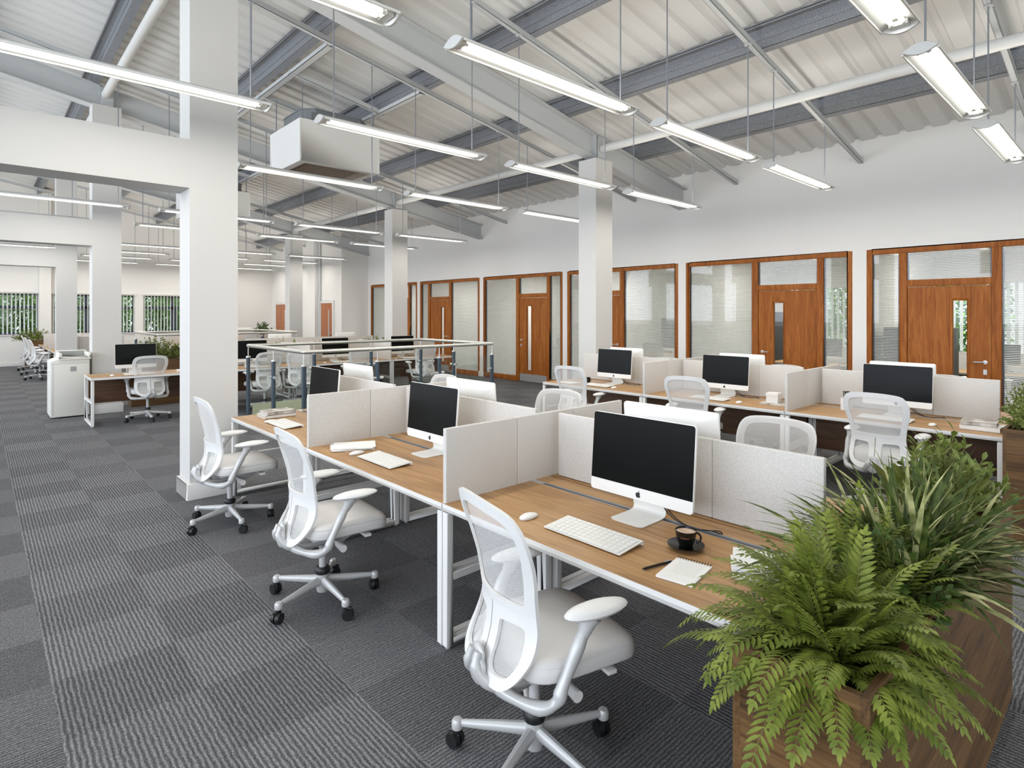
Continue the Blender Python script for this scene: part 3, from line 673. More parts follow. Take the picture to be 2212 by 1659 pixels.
# felt screens
def panel(name, x0, x1, y0, y1, z0, z1, label, axis, cut):
    m_ = MB(); t = thing(name, label, 'screen', (0, 0, 0), 0, 'pale felt desk screens')
    segs = []
    if axis == 'X': cs = [x0]+cut+[x1]; segs = [(cs[i]+.0008, cs[i+1]-.0008, y0, y1) for i in range(len(cs)-1)]
    else: cs = [y0]+cut+[y1]; segs = [(x0, x1, cs[i]+.0008, cs[i+1]-.0008) for i in range(len(cs)-1)]
    for k, (a, b, c_, d) in enumerate(segs):
        q = MB(); q.box(a, b, c_, d, z0, z1); q.build('felt_panel', 'felt', t, bevel=.006, seg=3, ang=60)
    return t
for bi, (x0, bn) in enumerate(((1.762, 'foreground bank'), (5.95, 'right-hand bank'))):
    for i, y in enumerate(YS):
        if i: panel('desk_screen', x0+.015, x0+1.50, y-.014, y+.014, .735, 1.125, 'felt screen between desks across the %s, %s' % (bn, ['', 'nearer of two', 'farther of two'][i]), 'X', [x0+.52, x0+1.0])
        panel('desk_screen', x0+.82, x0+.848, y+.145, y+W_-.05, .745, 1.12, 'felt screen along the middle of the %s, %s of three' % (bn, ['nearest', 'middle', 'farthest'][i]), 'Y', [y+.145+.5, y+.145+1.0])

# ------------------------------------------------------------------ computers
def bez(path):
    pts = []; cur = (0, 0)
    for seg in path:
        if seg[0] == 'M': cur = seg[1]; pts.append(cur)
        else:
            v = seg[1]
            for k in range(0, len(v), 6):
                p0 = cur; p1 = (cur[0]+v[k], cur[1]+v[k+1]); p2 = (cur[0]+v[k+2], cur[1]+v[k+3]); p3 = (cur[0]+v[k+4], cur[1]+v[k+5])
                for q in range(1, 6):
                    t = q/5; a, b, c_, d = (1-t)**3, 3*t*(1-t)**2, 3*t*t*(1-t), t**3
                    pts.append((a*p0[0]+b*p1[0]+c_*p2[0]+d*p3[0], a*p0[1]+b*p1[1]+c_*p2[1]+d*p3[1]))
                cur = p3
    return [((x-12)/24, (12-y)/24) for x, y in pts]
LOGO = [bez([('M', (12.152, 6.896)), ('c', [-.948, 0, -2.415, -1.078, -3.96, -1.04, -2.04, .027, -3.91, 1.183, -4.961, 3.014, -2.117, 3.675, -.546, 9.103, 1.519, 12.09, 1.013, 1.454, 2.208, 3.09, 3.792, 3.039, 1.52, -.065, 2.09, -.987, 3.935, -.987, 1.831, 0, 2.35, .987, 3.96, .948, 1.637, -.026, 2.676, -1.48, 3.676, -2.948, 1.156, -1.688, 1.636, -3.325, 1.662, -3.415, -.039, -.013, -3.182, -1.221, -3.22, -4.857, -.026, -3.04, 2.48, -4.494, 2.597, -4.559, -1.429, -2.09, -3.623, -2.324, -4.39, -2.376, -2, -.156, -3.675, 1.09, -4.61, 1.09])]),
        bez([('M', (15.53, 3.83)), ('c', [.843, -1.012, 1.4, -2.427, 1.245, -3.83, -1.207, .052, -2.662, .805, -3.532, 1.818, -.78, .896, -1.454, 2.338, -1.273, 3.714, 1.338, .104, 2.715, -.688, 3.559, -1.701])])]
def rrect(w_, z0, z1, r, n=5):
    out = []
    for (cy, cz, a0) in ((w_-r, z0+r, -90), (w_-r, z1-r, 0), (-w_+r, z1-r, 90), (-w_+r, z0+r, 180)):
        out += [(cy+r*math.cos(R(a0+90*i/n)), cz+r*math.sin(R(a0+90*i/n))) for i in range(n+1)]
    return out
def make_mac():                       # screen looks along -X
    t = thing('desktop_computer', '-', 'computer')
    tilt = Matrix.Translation((0, 0, .085)) @ Matrix.Rotation(R(4.5), 4, 'Y') @ Matrix.Translation((0, 0, -.085))
    def B(mb, name, mat, par, **k):
        mb.v = [tuple(tilt @ Vector(p)) for p in mb.v]; return mb.build(name, mat, par, **k)
    b = MB(); o_ = rrect(.29, .085, .478, .018); b.prism(o_, 0, .016, 'X'); body = B(b, 'monitor_body', 'white', t, bevel=.002, seg=1)
    bk = MB(); n = len(o_); cz = .2815; vs = []
    for k, (x, s_) in enumerate(((.016, .995), (.026, .93), (.036, .70), (.041, .4), (.042, .0))): vs += [(x, p[0]*s_, cz+(p[1]-cz)*s_) for p in o_]
    bk.add(vs, [(a*n+i, a*n+(i+1) % n, (a+1)*n+(i+1) % n, (a+1)*n+i) for a in range(4) for i in range(n)]); B(bk, 'back_shell', 'white', body, smooth=True, ang=60)
    s_ = MB(); sc = rrect(.287, .144, .4755, .014); sc = [(p[0], max(p[1], .144)) for p in sc if True]
    sc = [(-.287, .144), (.287, .144)]+[p for p in rrect(.287, .10, .4755, .014) if p[1] > .2]; s_.prism(sc, -.0012, .0006, 'X'); B(s_, 'screen', 'screen', t)
    l = MB(); m = MB()
    for p in LOGO:
        l.prism([(-a*.032+0, .114+b_*.032) for a, b_ in p][::-1], -.0012, .0, 'X'); m.prism([(a*.062, .33+b_*.062) for a, b_ in p], .0385, .0415, 'X')
    B(l, 'front_logo', 'logo', t); B(m, 'rear_logo', 'logo', t)
    g = MB(); g.box(.0215, .0245, -.22, .22, .4445, .447); B(g, 'vent_line', 'grey', t)
    f_ = MB(); pr_ = catmull([(-.085, .004), (-.02, .004), (.06, .005), (.092, .014), (.094, .04), (.072, .10), (.05, .17)], 4)
    vs = []; 
    for p in pr_: vs += [(p[0]-.0, -.092, p[1]), (p[0], .092, p[1])]
    n = len(pr_); th = .005
    nv = [(x+(th if z > .03 else 0), y, z+(0 if z > .03 else -.004)) for x, y, z in vs]
    f_.add(vs+nv, [(2*i, 2*i+1, 2*i+3, 2*i+2) for i in range(n-1)]+[(2*n+2*i, 2*n+2*i+2, 2*n+2*i+3, 2*n+2*i+1) for i in range(n-1)]+[(2*i, 2*i+2, 2*n+2*i+2, 2*n+2*i) for i in range(n-1)]+[(2*i+1, 2*n+2*i+1, 2*n+2*i+3, 2*i+3) for i in range(n-1)]+[(0, 2*n, 2*n+1, 1)])
    f_.prism([(-.085+.0, -.092), (-.085, .092), (-.098, .078), (-.103, .06), (-.103, -.06), (-.098, -.078)], 0, .004, 'Z')
    f_.build('stand', 'white', t, smooth=True, ang=50)
    c_ = MB()
    for k, dy in enumerate((-.02, .0)): c_.tube(catmull([(.03, -.10+dy, .11), (.05, -.13+dy, .05), (.065, -.19+dy, .012), (.07, -.27+dy, .006), (.10-.02*k, -.34+dy, .012), (.115, -.37, -.006)], 5), .0028, 6)
    c_.build('cable', 'black', t, smooth=True)
    return t
MAC = Proto(make_mac); ZD = .743
def make_kb(keys):
    def mk():
        t = thing('keyboard', '-', 'keyboard'); b = MB()
        b.prism([(-.083, .004), (.083, .016), (.083, .021), (-.083, .009)], -.213, .213, 'Y'); b.cyl((.077, -.213, .012), (.077, .213, .012), .0095, n=12)
        b.build('keyboard_body', 'white', t, bevel=.0012, seg=1)
        kw_ = MB(); kw_.prism([(-.081, .0094), (.071, .0204), (.071, .0209), (-.081, .0099)], -.2015, .2015, 'Y'); kw_.build('key_well', 'slat', t)
        rows = [14]*5+[11]; w_ = .40
        allk = MB()
        for r_ in range(6):
            xx = .066-.0262*r_; nn = rows[r_]; y = -w_/2
            ws = [w_/nn]*nn
            if r_ == 5: ws = [.028]*3+[.14]+[.028]*6; ws.append(w_-sum(ws))
            for k, kw in enumerate(ws):
                z = .0156+(xx+.0)*.0723; mb = MB() if keys else allk; h = .0125 if r_ else .008
                v = [(xx-h*.93, y+.0013, z-.0008), (xx+h*.93, y+.0013, z+.0010), (xx+h*.93, y+kw-.0013, z+.0010), (xx-h*.93, y+kw-.0013, z-.0008)]
                mb.add(v+[(a, b_, c_+.0022) for a, b_, c_ in v], [(4, 5, 6, 7), (0, 1, 5, 4), (1, 2, 6, 5), (2, 3, 7, 6), (3, 0, 4, 7)])
                if keys: mb.build('key', 'white', t)
                y += kw
        if not keys: allk.build('key_field', 'white', t)
        return t
    return mk
KB1 = Proto(make_kb(True)); KB = Proto(make_kb(False))
def make_mouse():
    t = MB(); nu, nv = 16, 8; vs = []
    for j in range(nv+1):
        for i in range(nu):
            a = 2*math.pi*i/nu; r_ = math.sin(math.pi/2*j/nv); x = .056*r_*math.cos(a); y = .029*r_*math.sin(a); z = .006+.017*math.cos(math.pi/2*j/nv)**.8*(1-.25*(x/.056)**2); vs.append((x, y, z))
    vs += [(p[0]*.9, p[1]*.85, .0) for p in vs[-nu:]]; t.add(vs, [(j*nu+i, (j+1)*nu+i, (j+1)*nu+(i+1) % nu, j*nu+(i+1) % nu) for j in range(nv+1) for i in range(nu)])
    return tag(t.build('computer_mouse', 'white', smooth=True, ang=60), '-', 'mouse')
MOUSE = Proto(make_mouse)
def station(x, y, a, label, macx=0, kbp=True, near=False, mouse=True, my=.36, ma=0, macy=0):
    """a desk's kit: x,y on the front edge at the sitter's middle, a: the way the sitter looks"""
    ca, sa = math.cos(R(a)), math.sin(R(a))
    def P3(u, v): return (x+u*ca-v*sa, y+u*sa+v*ca, ZD)
    MAC.put(P3(.56+macx, macy), R(a), 'computer with black screen '+label, 'all-in-one computers')
    if kbp: (KB1 if near else KB).put(P3(.22, 0), R(a), 'slim white keyboard '+label, 'white keyboards')
    if mouse: MOUSE.put(P3(.18, my), R(a), 'white computer mouse '+label, 'white mice')
# foreground bank
station(1.762, 1.65, 0, 'on the nearest foreground desk beside the coffee cup', near=True, my=.355)
station(1.762, 3.42, 0, 'on the middle foreground desk with loose papers', near=True, my=.30, macy=-.03)
station(1.762, 5.12, 0, 'on the farthest foreground desk, by the stacked books', my=.22)
for k, (y, n) in enumerate(((1.75, 'nearest'), (3.47, 'middle'), (5.24, 'farthest'))):
    MAC.put((2.78, y, ZD), R(180), 'computer with its white back rising over the foreground felt screens, %s' % n, 'all-in-one computers'); KB.put((3.13, y, ZD), R(180), 'slim white keyboard behind the foreground felt screens, %s' % n, 'white keyboards')
# right-hand bank
for k, (y, n) in enumerate(((1.65, 'nearest desk of the right-hand bank with two books'), (3.40, 'middle right-hand desk, with the box on a magazine'), (5.03, 'farthest desk of the right-hand bank, by the white column'))):
    station(5.95, y, 0, 'on the '+n, my=-.37 if k != 2 else -.30)
for k, (y, n) in enumerate(((1.72, 'nearest'), (3.42, 'middle'), (5.16, 'farthest'))):
    MAC.put((7.02, y, ZD), R(180), 'computer with white back just showing over the right-hand felt screens, %s' % n, 'all-in-one computers'); KB.put((7.35, y, ZD), R(180), 'slim white keyboard behind the right-hand felt screens, %s' % n, 'white keyboards')
# chairs of the two banks
CG = 'white mesh office chairs'
chair(1.58, 1.60, -13, 'white mesh office chair in the foreground, largest, pushed up to the nearest desk', CG)
chair(1.53, 3.36, -4, 'white mesh office chair on the aisle, second from the camera', CG)
chair(1.53, 5.11, -1, 'white mesh office chair on the aisle, third, in front of the near column', CG)
for y, a, n in ((1.62, 180, 'nearest'), (3.50, 184, 'middle'), (5.24, 178, 'farthest')): chair(3.58, y, a, 'white mesh office chair facing the camera beyond the foreground screens, %s of three' % n, CG)
for y, a, n in ((1.57, -2, 'nearest'), (3.40, 10, 'middle'), (5.05, 4, 'farthest')): chair(5.80, y, a, 'white mesh office chair seen from behind at the right-hand bank, %s of three' % n, CG)
for y, n in ((1.52, 'nearest'), (3.22, 'middle'), (5.0, 'farthest')): chair(7.58, y, 180, 'white mesh office chair just showing behind the right-hand screens, %s of three' % n, CG)

# ------------------------------------------------------------------ things on the desks
def book(x, y, z, w_, l, h, a, label, cov='cover', grp=None):
    t = thing('book', label, 'book', (x, y, z), R(a), grp)
    p = MB(); p.box(-w_/2+.003, w_/2-.004, -l/2+.004, l/2-.004, .003, h-.003); p.build('pages', 'pages', t)
    c_ = MB(); c_.box(-w_/2, w_/2, -l/2, l/2, 0, .003); c_.box(-w_/2, w_/2, -l/2, l/2, h-.003, h); c_.box(-w_/2, -w_/2+.003, -l/2, l/2, 0, h); c_.build('cover', cov, t)
# far foreground desk: px (545..630, 885..905)
book(2.10, 5.62, ZD, .22, .29, .030, 90, 'white paperback book under a photo-covered one on the farthest foreground desk', 'paper')
book(2.11, 5.62, ZD+.030, .20, .27, .028, 93, 'book with a grey picture cover, top of the stack on the farthest foreground desk', 'cover')
# right bank
book(6.25, .955, ZD, .21, .27, .038, -3, 'thick pale book, lower of two at the near end of the right-hand bank', 'paper'); book(6.25, .975, ZD+.038, .20, .24, .032, 4, 'cream book with dark lettering, upper of two at the near end of the right-hand bank', 'cover')
# nearest desk books under the fern
book(2.17, .98, ZD, .16, .22, .028, 30, 'white book half hidden by the fern, lower of two on the nearest desk', 'paper'); book(2.18, .98, ZD+.028, .16, .22, .026, 26, 'white book half hidden by the fern, upper of two on the nearest desk', 'paper')
# notebook
nb = thing('spiral_notebook', 'open spiral notebook with faint handwriting beside the black pen', 'notebook', (1.965, 1.185, ZD), R(9))
q = MB(); q.box(-.1, .1, -.07, .07, 0, .008); q.build('pages', 'paper', nb)
sp = MB()
for k in range(13):
    y = -.064+k*.0107; sp.tube([(.098+.008*math.cos(a), y, .006+.009*math.sin(a)) for a in [2*math.pi*i/8 for i in range(8)]], .0011, 5)
sp.build('spiral_binding', 'black', nb)
hw = MB(); random.seed(4)
for r_ in range(13):
    x = .07-.009*r_; y = -.05
    while y < .045-.02*random.random():
        w2 = .004+.008*random.random(); hw.box(x-.0009, x+.0009, y, y+w2, .0081, .0083); y += w2+.003
hw.build('handwriting', 'slat', nb)
pn = thing('pen', 'black pen lying beside the spiral notebook', 'pen', (1.93, 1.285, ZD+.006), R(-14))
q = MB(); q.cyl((-.055, 0, 0), (.075, 0, 0), .005, n=10); q.cyl((-.07, 0, 0), (-.055, 0, 0), .0015, .005, n=10); q.build('barrel', 'black', pn, smooth=True)
q = MB(); q.box(.04, .075, -.0012, .0012, .005, .0075); q.build('clip', 'alu', pn)
# coffee cup
sc_ = MB(); sc_.lathe([(0, .004), (.035, .004), (.05, .008), (.074, .016), (.075, .019), (.05, .012), (.03, .010), (0, .010)], 32)
tag(sc_.build('saucer', 'cup', smooth=True, loc=(2.175, 1.305, ZD)), 'round black saucer under the coffee cup', 'saucer')
cp = thing('coffee_cup', 'black cup of frothy coffee standing on its saucer', 'cup', (2.175, 1.305, ZD+.010), R(0))
q = MB(); q.lathe([(0, 0), (.026, 0), (.028, .004), (.034, .02), (.041, .045), (.044, .066), (.0425, .067), (.039, .045), (.032, .02), (.0, .012)], 32); q.build('cup_body', 'cup', cp, smooth=True)
q = MB(); q.tube([(.041*0+.0, 0, 0)]+[(0, 0, 0)], .001, 4) if False else None
q = MB(); q.tube([((.036+.024*math.sin(R(a)))*math.cos(R(-52)), (.036+.024*math.sin(R(a)))*math.sin(R(-52)), .036-.022*math.cos(R(a))) for a in range(10, 175, 15)], .0042, 8); q.build('handle', 'cup', cp, smooth=True)
q = MB(); q.lathe([(0, .059), (.0405, .059)], 28); q.build('coffee', 'coffee', cp, smooth=True)
tc = bpy.data.curves.new('cup_text', 'FONT'); tc.body = 'Cheers'; tc.size = .013; tc.align_x = 'CENTER'; to = bpy.data.objects.new('cup_text', tc); COL.objects.link(to)
bpy.context.view_layer.update(); me = bpy.data.meshes.new_from_object(to.evaluated_get(bpy.context.evaluated_depsgraph_get())); bpy.data.objects.remove(to)
for v in me.vertices:
    a = v.co.x/.042+R(205); rr = .0385+.12*v.co.y*.3+.0025; v.co = Vector((rr*math.cos(a), rr*math.sin(a), .040+v.co.y))
me.materials.clear(); me.materials.append(M['gold']); to = bpy.data.objects.new('lettering', me); COL.objects.link(to); to.parent = cp
# papers on the middle desk
random.seed(9)
pp = thing('paper_stack', 'loose stack of white printed papers on the middle foreground desk', 'papers', (2.02, 3.92, ZD), 0)
q = MB()
for k in range(7):
    a = R(random.uniform(-9, 9)+62); dx, dy = random.uniform(-.012, .012), random.uniform(-.012, .012); ca, sa = math.cos(a), math.sin(a)
    z = .0005+k*.0028; pts = [(-.105, -.148), (.105, -.148), (.105, .148), (-.105, .148)]
    pts = [(p[0]*ca-p[1]*sa+dx, p[0]*sa+p[1]*ca+dy) for p in pts]; q.prism(pts, z, z+.002, 'Z')
q.build('sheets', 'paper', pp)
# right bank middle: box on magazine, pen pot
mg = MB(); mg.box(-.11, .11, -.15, .15, 0, .018); tag(mg.build('magazine', 'cover', loc=(6.33, 2.70, ZD)), 'magazine with grey picture cover lying under the small white box', 'magazine')
bx = thing('storage_box', 'small white lidded box standing on the magazine in the right-hand bank', 'box', (6.33, 2.74, ZD+.018), R(4))
q = MB(); q.box(-.055, .055, -.06, .06, 0, .07); q.build('box_body', 'pot', bx); q = MB(); q.box(-.058, .058, -.063, .063, .07, .105); q.build('lid', 'pot', bx, bevel=.002)
pt = thing('pen_holder', 'square pale pen holder full of black pencils, left of the nearest right-hand screen', 'pen holder', (6.50, 2.08, ZD), 0)
q = MB(); q.box(-.042, .042, -.042, -.036, 0, .12); q.box(-.042, .042, .036, .042, 0, .12); q.box(-.042, -.036, -.036, .036, 0, .12); q.box(.036, .042, -.036, .036, 0, .12); q.box(-.036, .036, -.036, .036, 0, .01); q.build('holder', 'pot', pt)
for k in range(8):
    a = random.uniform(-.3, .3); b = random.uniform(-.5, .5); q = MB(); q.cyl((random.uniform(-.02, .02), random.uniform(-.02, .02), .012), (.03*a*2, .07*b, .19), .0045, n=6); q.build('pencil', 'black', pt)
mug = MB(); mug.lathe([(0, 0), (.03, 0), (.038, .08), (.035, .08), (.028, .006), (0, .006)], 18); mug.tube([(0, -.036-.02*math.sin(R(a)), .042-.022*math.cos(R(a))) for a in range(0, 181, 30)], .004, 6)
tag(mug.build('mug', 'cup', smooth=True, loc=(6.32, 5.33, ZD)), 'small black mug beside the farthest right-hand keyboard', 'mug')
nt = MB(); nt.box(-.1, .1, -.14, .14, 0, .006); tag(nt.build('notepad', 'paper', loc=(6.16, 5.55, ZD)), 'white notepad at the far end of the right-hand bank', 'notepad')

# ------------------------------------------------------------------ planters
def planter(x0, x1, y0, y1, h, label, mats=('planter', 'planter_y')):
    t = thing('planter_box', label, 'planter', ((x0+x1)/2, (y0+y1)/2, 0)); a, b = (x1-x0)/2, (y1-y0)/2; w_ = .02
    q = MB(); q.box(-a, a, -b, -b+w_, 0, h); q.build('long_side', mats[0], t); q = MB(); q.box(-a, a, b-w_, b, 0, h); q.build('long_side', mats[0], t)
    q = MB(); q.box(-a, -a+w_, -b+w_, b-w_, 0, h-.0005); q.build('end_side', mats[1], t); q = MB(); q.box(a-w_, a, -b+w_, b-w_, 0, h-.0005); q.build('end_side', mats[1], t)
    q = MB(); q.box(-a+w_, a-w_, -b+w_, b-w_, h-.2, h-.10); q.build('soil', 'soil', t)
planter(1.462, 3.44, .42, .74, .86, 'long brown wooden planter box in the right foreground')
planter(5.64, 7.6, .42, .745, .86, 'brown wooden planter box at the right edge, at the end of the right-hand bank')
def leaf(mb, p, d, up, L, w_, fold=.25, curl=.15, nseg=3, wide=.45):
    d = Vector(d).normalized(); up = Vector(up); up = (up-d*up.dot(d)); up = up.normalized() if up.length > 1e-4 else d.orthogonal().normalized(); s_ = d.cross(up)
    p = Vector(p); vs = []
    for k in range(nseg+1):
        t = k/nseg; wk = w_*(t/wide)**.7 if t < wide else w_*max(0, 1-((t-wide)/(1-wide))**1.6)
        if k == 0: wk = w_*.12
        c_ = p+d*(L*t)-up*(curl*L*t*t)
        vs += [c_-s_*wk+up*(fold*wk), c_, c_+s_*wk+up*(fold*wk)]
    fs = []
    for k in range(nseg):
        a = 3*k; fs += [(a, a+1, a+4, a+3), (a+1, a+2, a+5, a+4)]
    mb.add(vs, fs)
def plant(name, label, loc, builder, mats, seed):
    random.seed(seed); t = thing(name, label, 'plant', loc); lv, st = MB(), MB(); builder(lv, st)
    lv.build('foliage', mats[0], t, smooth=True, ang=180)
    if st.v: st.build('stems', mats[1], t, smooth=True)
    return t
def fern(n=62, L=.42, spread=(.75, .10), up0=.55, ls=.052, lw=.0085, bias=(0, 0)):
    def f_(lv, st):
        for k in range(n):
            a = 2*math.pi*(k*.618)+random.uniform(-.2, .2); q = (k+.5)/n; el = R(82-68*q**.8+random.uniform(-8, 8)); l = L*random.uniform(.75, 1.1)
            l *= .80 if math.sin(a) < -.2 else 1.05; el += R(6)
            p = Vector((random.uniform(-spread[1], spread[1])*2.0, random.uniform(-spread[1], spread[1]), 0)); d = Vector((math.cos(a)*math.cos(el)+bias[0], math.sin(a)*math.cos(el)+bias[1], math.sin(el)))
            pts = []; N = 20; g = random.uniform(1.3, 2.3)
            for i in range(N+1):
                pts.append(p.copy()); p = p+d.normalized()*(l/N); d = d.normalized()+Vector((0, 0, -g/N*(.35+i/N)))
            st.tube(pts[::2], [.0022*(1-.07*i) for i in range(len(pts[::2]))], 4)
            for i in range(4, N+1):
                t = i/N; dd = (pts[i]-pts[i-1]).normalized(); sd_ = dd.cross(Vector((0, 0, 1)))
                if sd_.length < .05: sd_ = Vector((1, 0, 0))
                sd_.normalize(); upv = sd_.cross(dd); sz = ls*(math.sin(math.pi*min(1, .18+.74*t))**.7)*random.uniform(.85, 1.1)
                for s_ in (-1, 1): leaf(lv, pts[i], dd*.75+sd_*s_*.8+Vector((0, 0, -.05)), upv, sz, lw*random.uniform(.85, 1.1), .3, .18)
            leaf(lv, pts[-1], dd, upv, ls*.6, lw)
    return f_
def grass(n=130, L=.45, w_=.0085, droop=1.9, rx=.12, ry=.08, ups=.35):
    def f_(lv, st):
        for k in range(n):
            a = 2*math.pi*k*.618; q = random.random(); el = R(86-62*q**ups if random.random() < .5 else random.uniform(25, 75)); l = L*random.uniform(.6, 1.1)
            p = Vector((random.uniform(-rx, rx), random.uniform(-ry, ry), 0)); d = Vector((math.cos(a)*math.cos(el), math.sin(a)*math.cos(el), math.sin(el))); N = 10; g = droop*random.uniform(.4, 1.2)*(1.1-math.sin(el)*.6)
            tw = random.uniform(-.5, .5); vs = []
            for i in range(N+1):
                t = i/N; dd = d.normalized(); s_ = dd.cross(Vector((0, 0, 1)))
                s_ = s_.normalized() if s_.length > .05 else Vector((1, 0, 0)); u = s_.cross(dd); s_ = (s_*math.cos(tw)+u*math.sin(tw)); wk = w_*(.55+1.0*math.sin(math.pi*min(1, t*1.0+.08))**.8)*(1 if t < .75 else max(.02, (1-t)/.25))
                vs += [p-s_*wk+u*wk*.35, p, p+s_*wk+u*wk*.35]; p = p+dd*(l/N); d = dd+Vector((0, 0, -g/N*(.2+t*1.3)))
            lv.m = 0 if random.random() < .42 else 1; lv.add(vs, [(3*i+j, 3*i+j+1, 3*i+j+4, 3*i+j+3) for i in range(N) for j in (0, 1)])
    return f_
def bush(n=95, rx=.32, ry=.17, h=.36, ls=.042, lw=.0105, per=9, droop=0):
    def f_(lv, st):
        for k in range(n):
            a = random.uniform(0, 2*math.pi); q = math.sqrt(random.random()); tx, ty = rx*q*math.cos(a), ry*q*math.sin(a); tz = h*(1-.55*q*q)*random.uniform(.45, 1.1)-droop*q
            b0 = Vector((tx*.25, ty*.25, -.05)); e = Vector((tx*1.15, ty*1.15, tz)); m_ = (b0+e)/2+Vector((random.uniform(-.03, .03), random.uniform(-.03, .03), .05)); pts = catmull([b0, m_, e], 4)
            st.tube([tuple(p) for p in pts], [.0028]*4+[.002]*5, 4)
            dd = (pts[-1]-pts[-3]).normalized()
            for j in range(per):
                t = j/per; i = min(len(pts)-1, int(len(pts)*(.45+.55*t))); pp_ = pts[i]; az = j*2.4+random.random(); o_ = dd.orthogonal().normalized(); o_ = Matrix.Rotation(az, 3, dd) @ o_
                leaf(lv, pp_, dd*(.6+.6*t)+o_*.9+Vector((0, 0, .15)), dd-o_*.4, ls*random.uniform(.75, 1.2), lw*random.uniform(.8, 1.15), .25, .1, 3, .58)
    return f_
def bigl(lv, st):
    for k in range(11):
        a = k*2.4; d = Vector((math.cos(a)*.6, math.sin(a)*.6, .8)); p = Vector((0, 0, 0)); L = random.uniform(.16, .3); st.tube([tuple(p), tuple(p+d*L*.5), tuple(p+d*L)], .0035, 5)
        leaf(lv, p+d*L, d+Vector((0, 0, .15)), Vector((-math.cos(a), -math.sin(a), .3)), .12, .030, .2, .12, 5, .45)
zs = .77
plant('fern_plant', 'bright green drooping fern spilling over the front corner of the near planter', (1.72, .58, zs), fern(175, .355, (.7, .06), ls=.056, lw=.0066, bias=(-.10, .03)), ('fern', 'stem'), 1)
plant('fern_plant', 'smaller upright fern behind the drooping fern in the near planter', (1.98, .60, zs), fern(70, .36, (.7, .07), ls=.05, lw=.0062), ('fern', 'stem'), 5)
plant('leafy_shrub', 'dark small-leaved shrub between the fern and the spiky plant in the near planter', (2.14, .56, zs), bush(80, .26, .16, .30, .036, .009), ('dleaf', 'stem'), 2)
plant('spiky_plant', 'spiky plant with striped arching blades in the middle of the near planter', (2.34, .58, zs), grass(300, .50, .0062), (['blade', 'blade2'], 'stem'), 3)
plant('spiky_plant', 'second clump of striped arching blades, drooping over the aisle side of the near planter', (2.62, .54, zs), grass(190, .46, .006, 2.6), (['blade', 'blade2'], 'stem'), 8)
plant('leafy_shrub', 'round-leaved green shrub at the far end of the near planter', (3.05, .60, zs), bush(135, .38, .2, .42, .046, .0115), ('bush', 'stem'), 4)
plant('rubber_plant', 'plant with a few large olive leaves standing out of the round-leaved shrub', (2.82, .60, zs+.05), bigl, ('bigleaf', 'stem'), 6)
plant('leafy_shrub', 'green shrub in the planter at the right edge of the picture', (5.95, .58, zs), bush(150, .30, .18, .42, .036, .009, 10), ('bush', 'stem'), 7)
plant('leafy_shrub', 'second green shrub in the planter at the right edge, farther along it', (6.6, .58, zs), bush(80, .32, .18, .40, .036, .009), ('bush', 'stem'), 17)

# ------------------------------------------------------------------ desks across the room, beyond the stairwell
def xdesk(x, y, label, grp='desks beyond the stairwell', back=False):
    if back: DX.put((x, y, 0), R(-90), label, grp)       # front edge faces +Y
    else: DX.put((x, y, 0), R(90), label, grp)
# R(90): local +X -> +Y, local +Y -> -X
xdesk(1.25+W_, 10.73, 'oak-topped desk standing beside the copier, white frame end on view')
xdesk(1.25+2*W_, 10.73, 'oak-topped desk partly behind the near column, left of the railing')
xdesk(4.77+W_, 10.82, 'oak-topped desk seen through the railing, left of the two'); xdesk(4.77+2*W_, 10.82, 'oak-topped desk seen through the railing, right of the two')
xdesk(1.27+W_, 12.46, 'oak-topped desk backing onto the one left of the railing', back=True)
for k in range(2): xdesk(4.77+W_*k, 12.46, 'oak-topped desk backing onto the %s desk seen through the railing' % ['left', 'right'][k], back=True)
def xscreen(x0, x1, y, label): panel('desk_screen', x0, x1, y-.014, y+.014, .745, 1.12, label, 'X', [x0+(x1-x0)/3, x0+2*(x1-x0)/3])
xscreen(2.99, 4.55, 11.62, 'pale felt screen standing behind the computer left of the railing')
xscreen(4.85, 6.42, 11.62, 'pale felt screen behind the left computer seen through the railing'); xscreen(6.5, 8.1, 11.62, 'pale felt screen behind the right computer seen through the railing')
for x, n in ((4.70, 'left'), (6.46, 'right')): panel('desk_screen', x-.014, x+.014, 10.86, 12.3, .735, 1.125, 'pale felt side screen at the %s of the desks seen through the railing' % n, 'Y', [11.34, 11.8])
for x, n in ((1.92, 'on the desk beside the copier'), (3.74, 'on the desk just right of the near column'), (5.40, 'seen through the railing, left of two'), (6.99, 'seen through the railing, right')):
    MAC.put((x, 11.24, ZD), R(90), 'all-in-one computer with black screen '+n, 'all-in-one computers'); KB.put((x, 10.93, ZD), R(90), 'slim white keyboard '+n, 'white keyboards'); MOUSE.put((x-.37, 10.95, ZD), R(90), 'white computer mouse '+n, 'white mice')
book(2.60, 11.02, ZD, .2, .28, .03, 80, 'white book on the desk beside the copier', 'paper')
chair(2.03, 10.98-.02, 92, 'white mesh office chair seen from behind at the desk beside the copier', CG)
chair(3.76, 10.62, 97, 'white mesh office chair seen through the railing, beside the near column', CG)
chair(4.40, 10.66, 76, 'white mesh office chair seen through the railing, turned aside next to the first', CG)
chair(5.55, 10.55, 80, 'white mesh office chair seen through the middle of the railing', CG)
chair(7.05, 10.58, 84, 'white mesh office chair seen through the right part of the railing', CG)
planter(2.08, 2.9, 12.62, 12.95, .86, 'brown planter box behind the computer beside the copier')
plant('leafy_shrub', 'dense green shrub above the computer beside the copier', (2.5, 12.78, zs), bush(150, .42, .2, .46, .05, .013, 10), ('bush', 'stem'), 11)
planter(4.9, 8.1, 12.62, 12.95, .86, 'long brown planter box behind the desks seen through the railing')
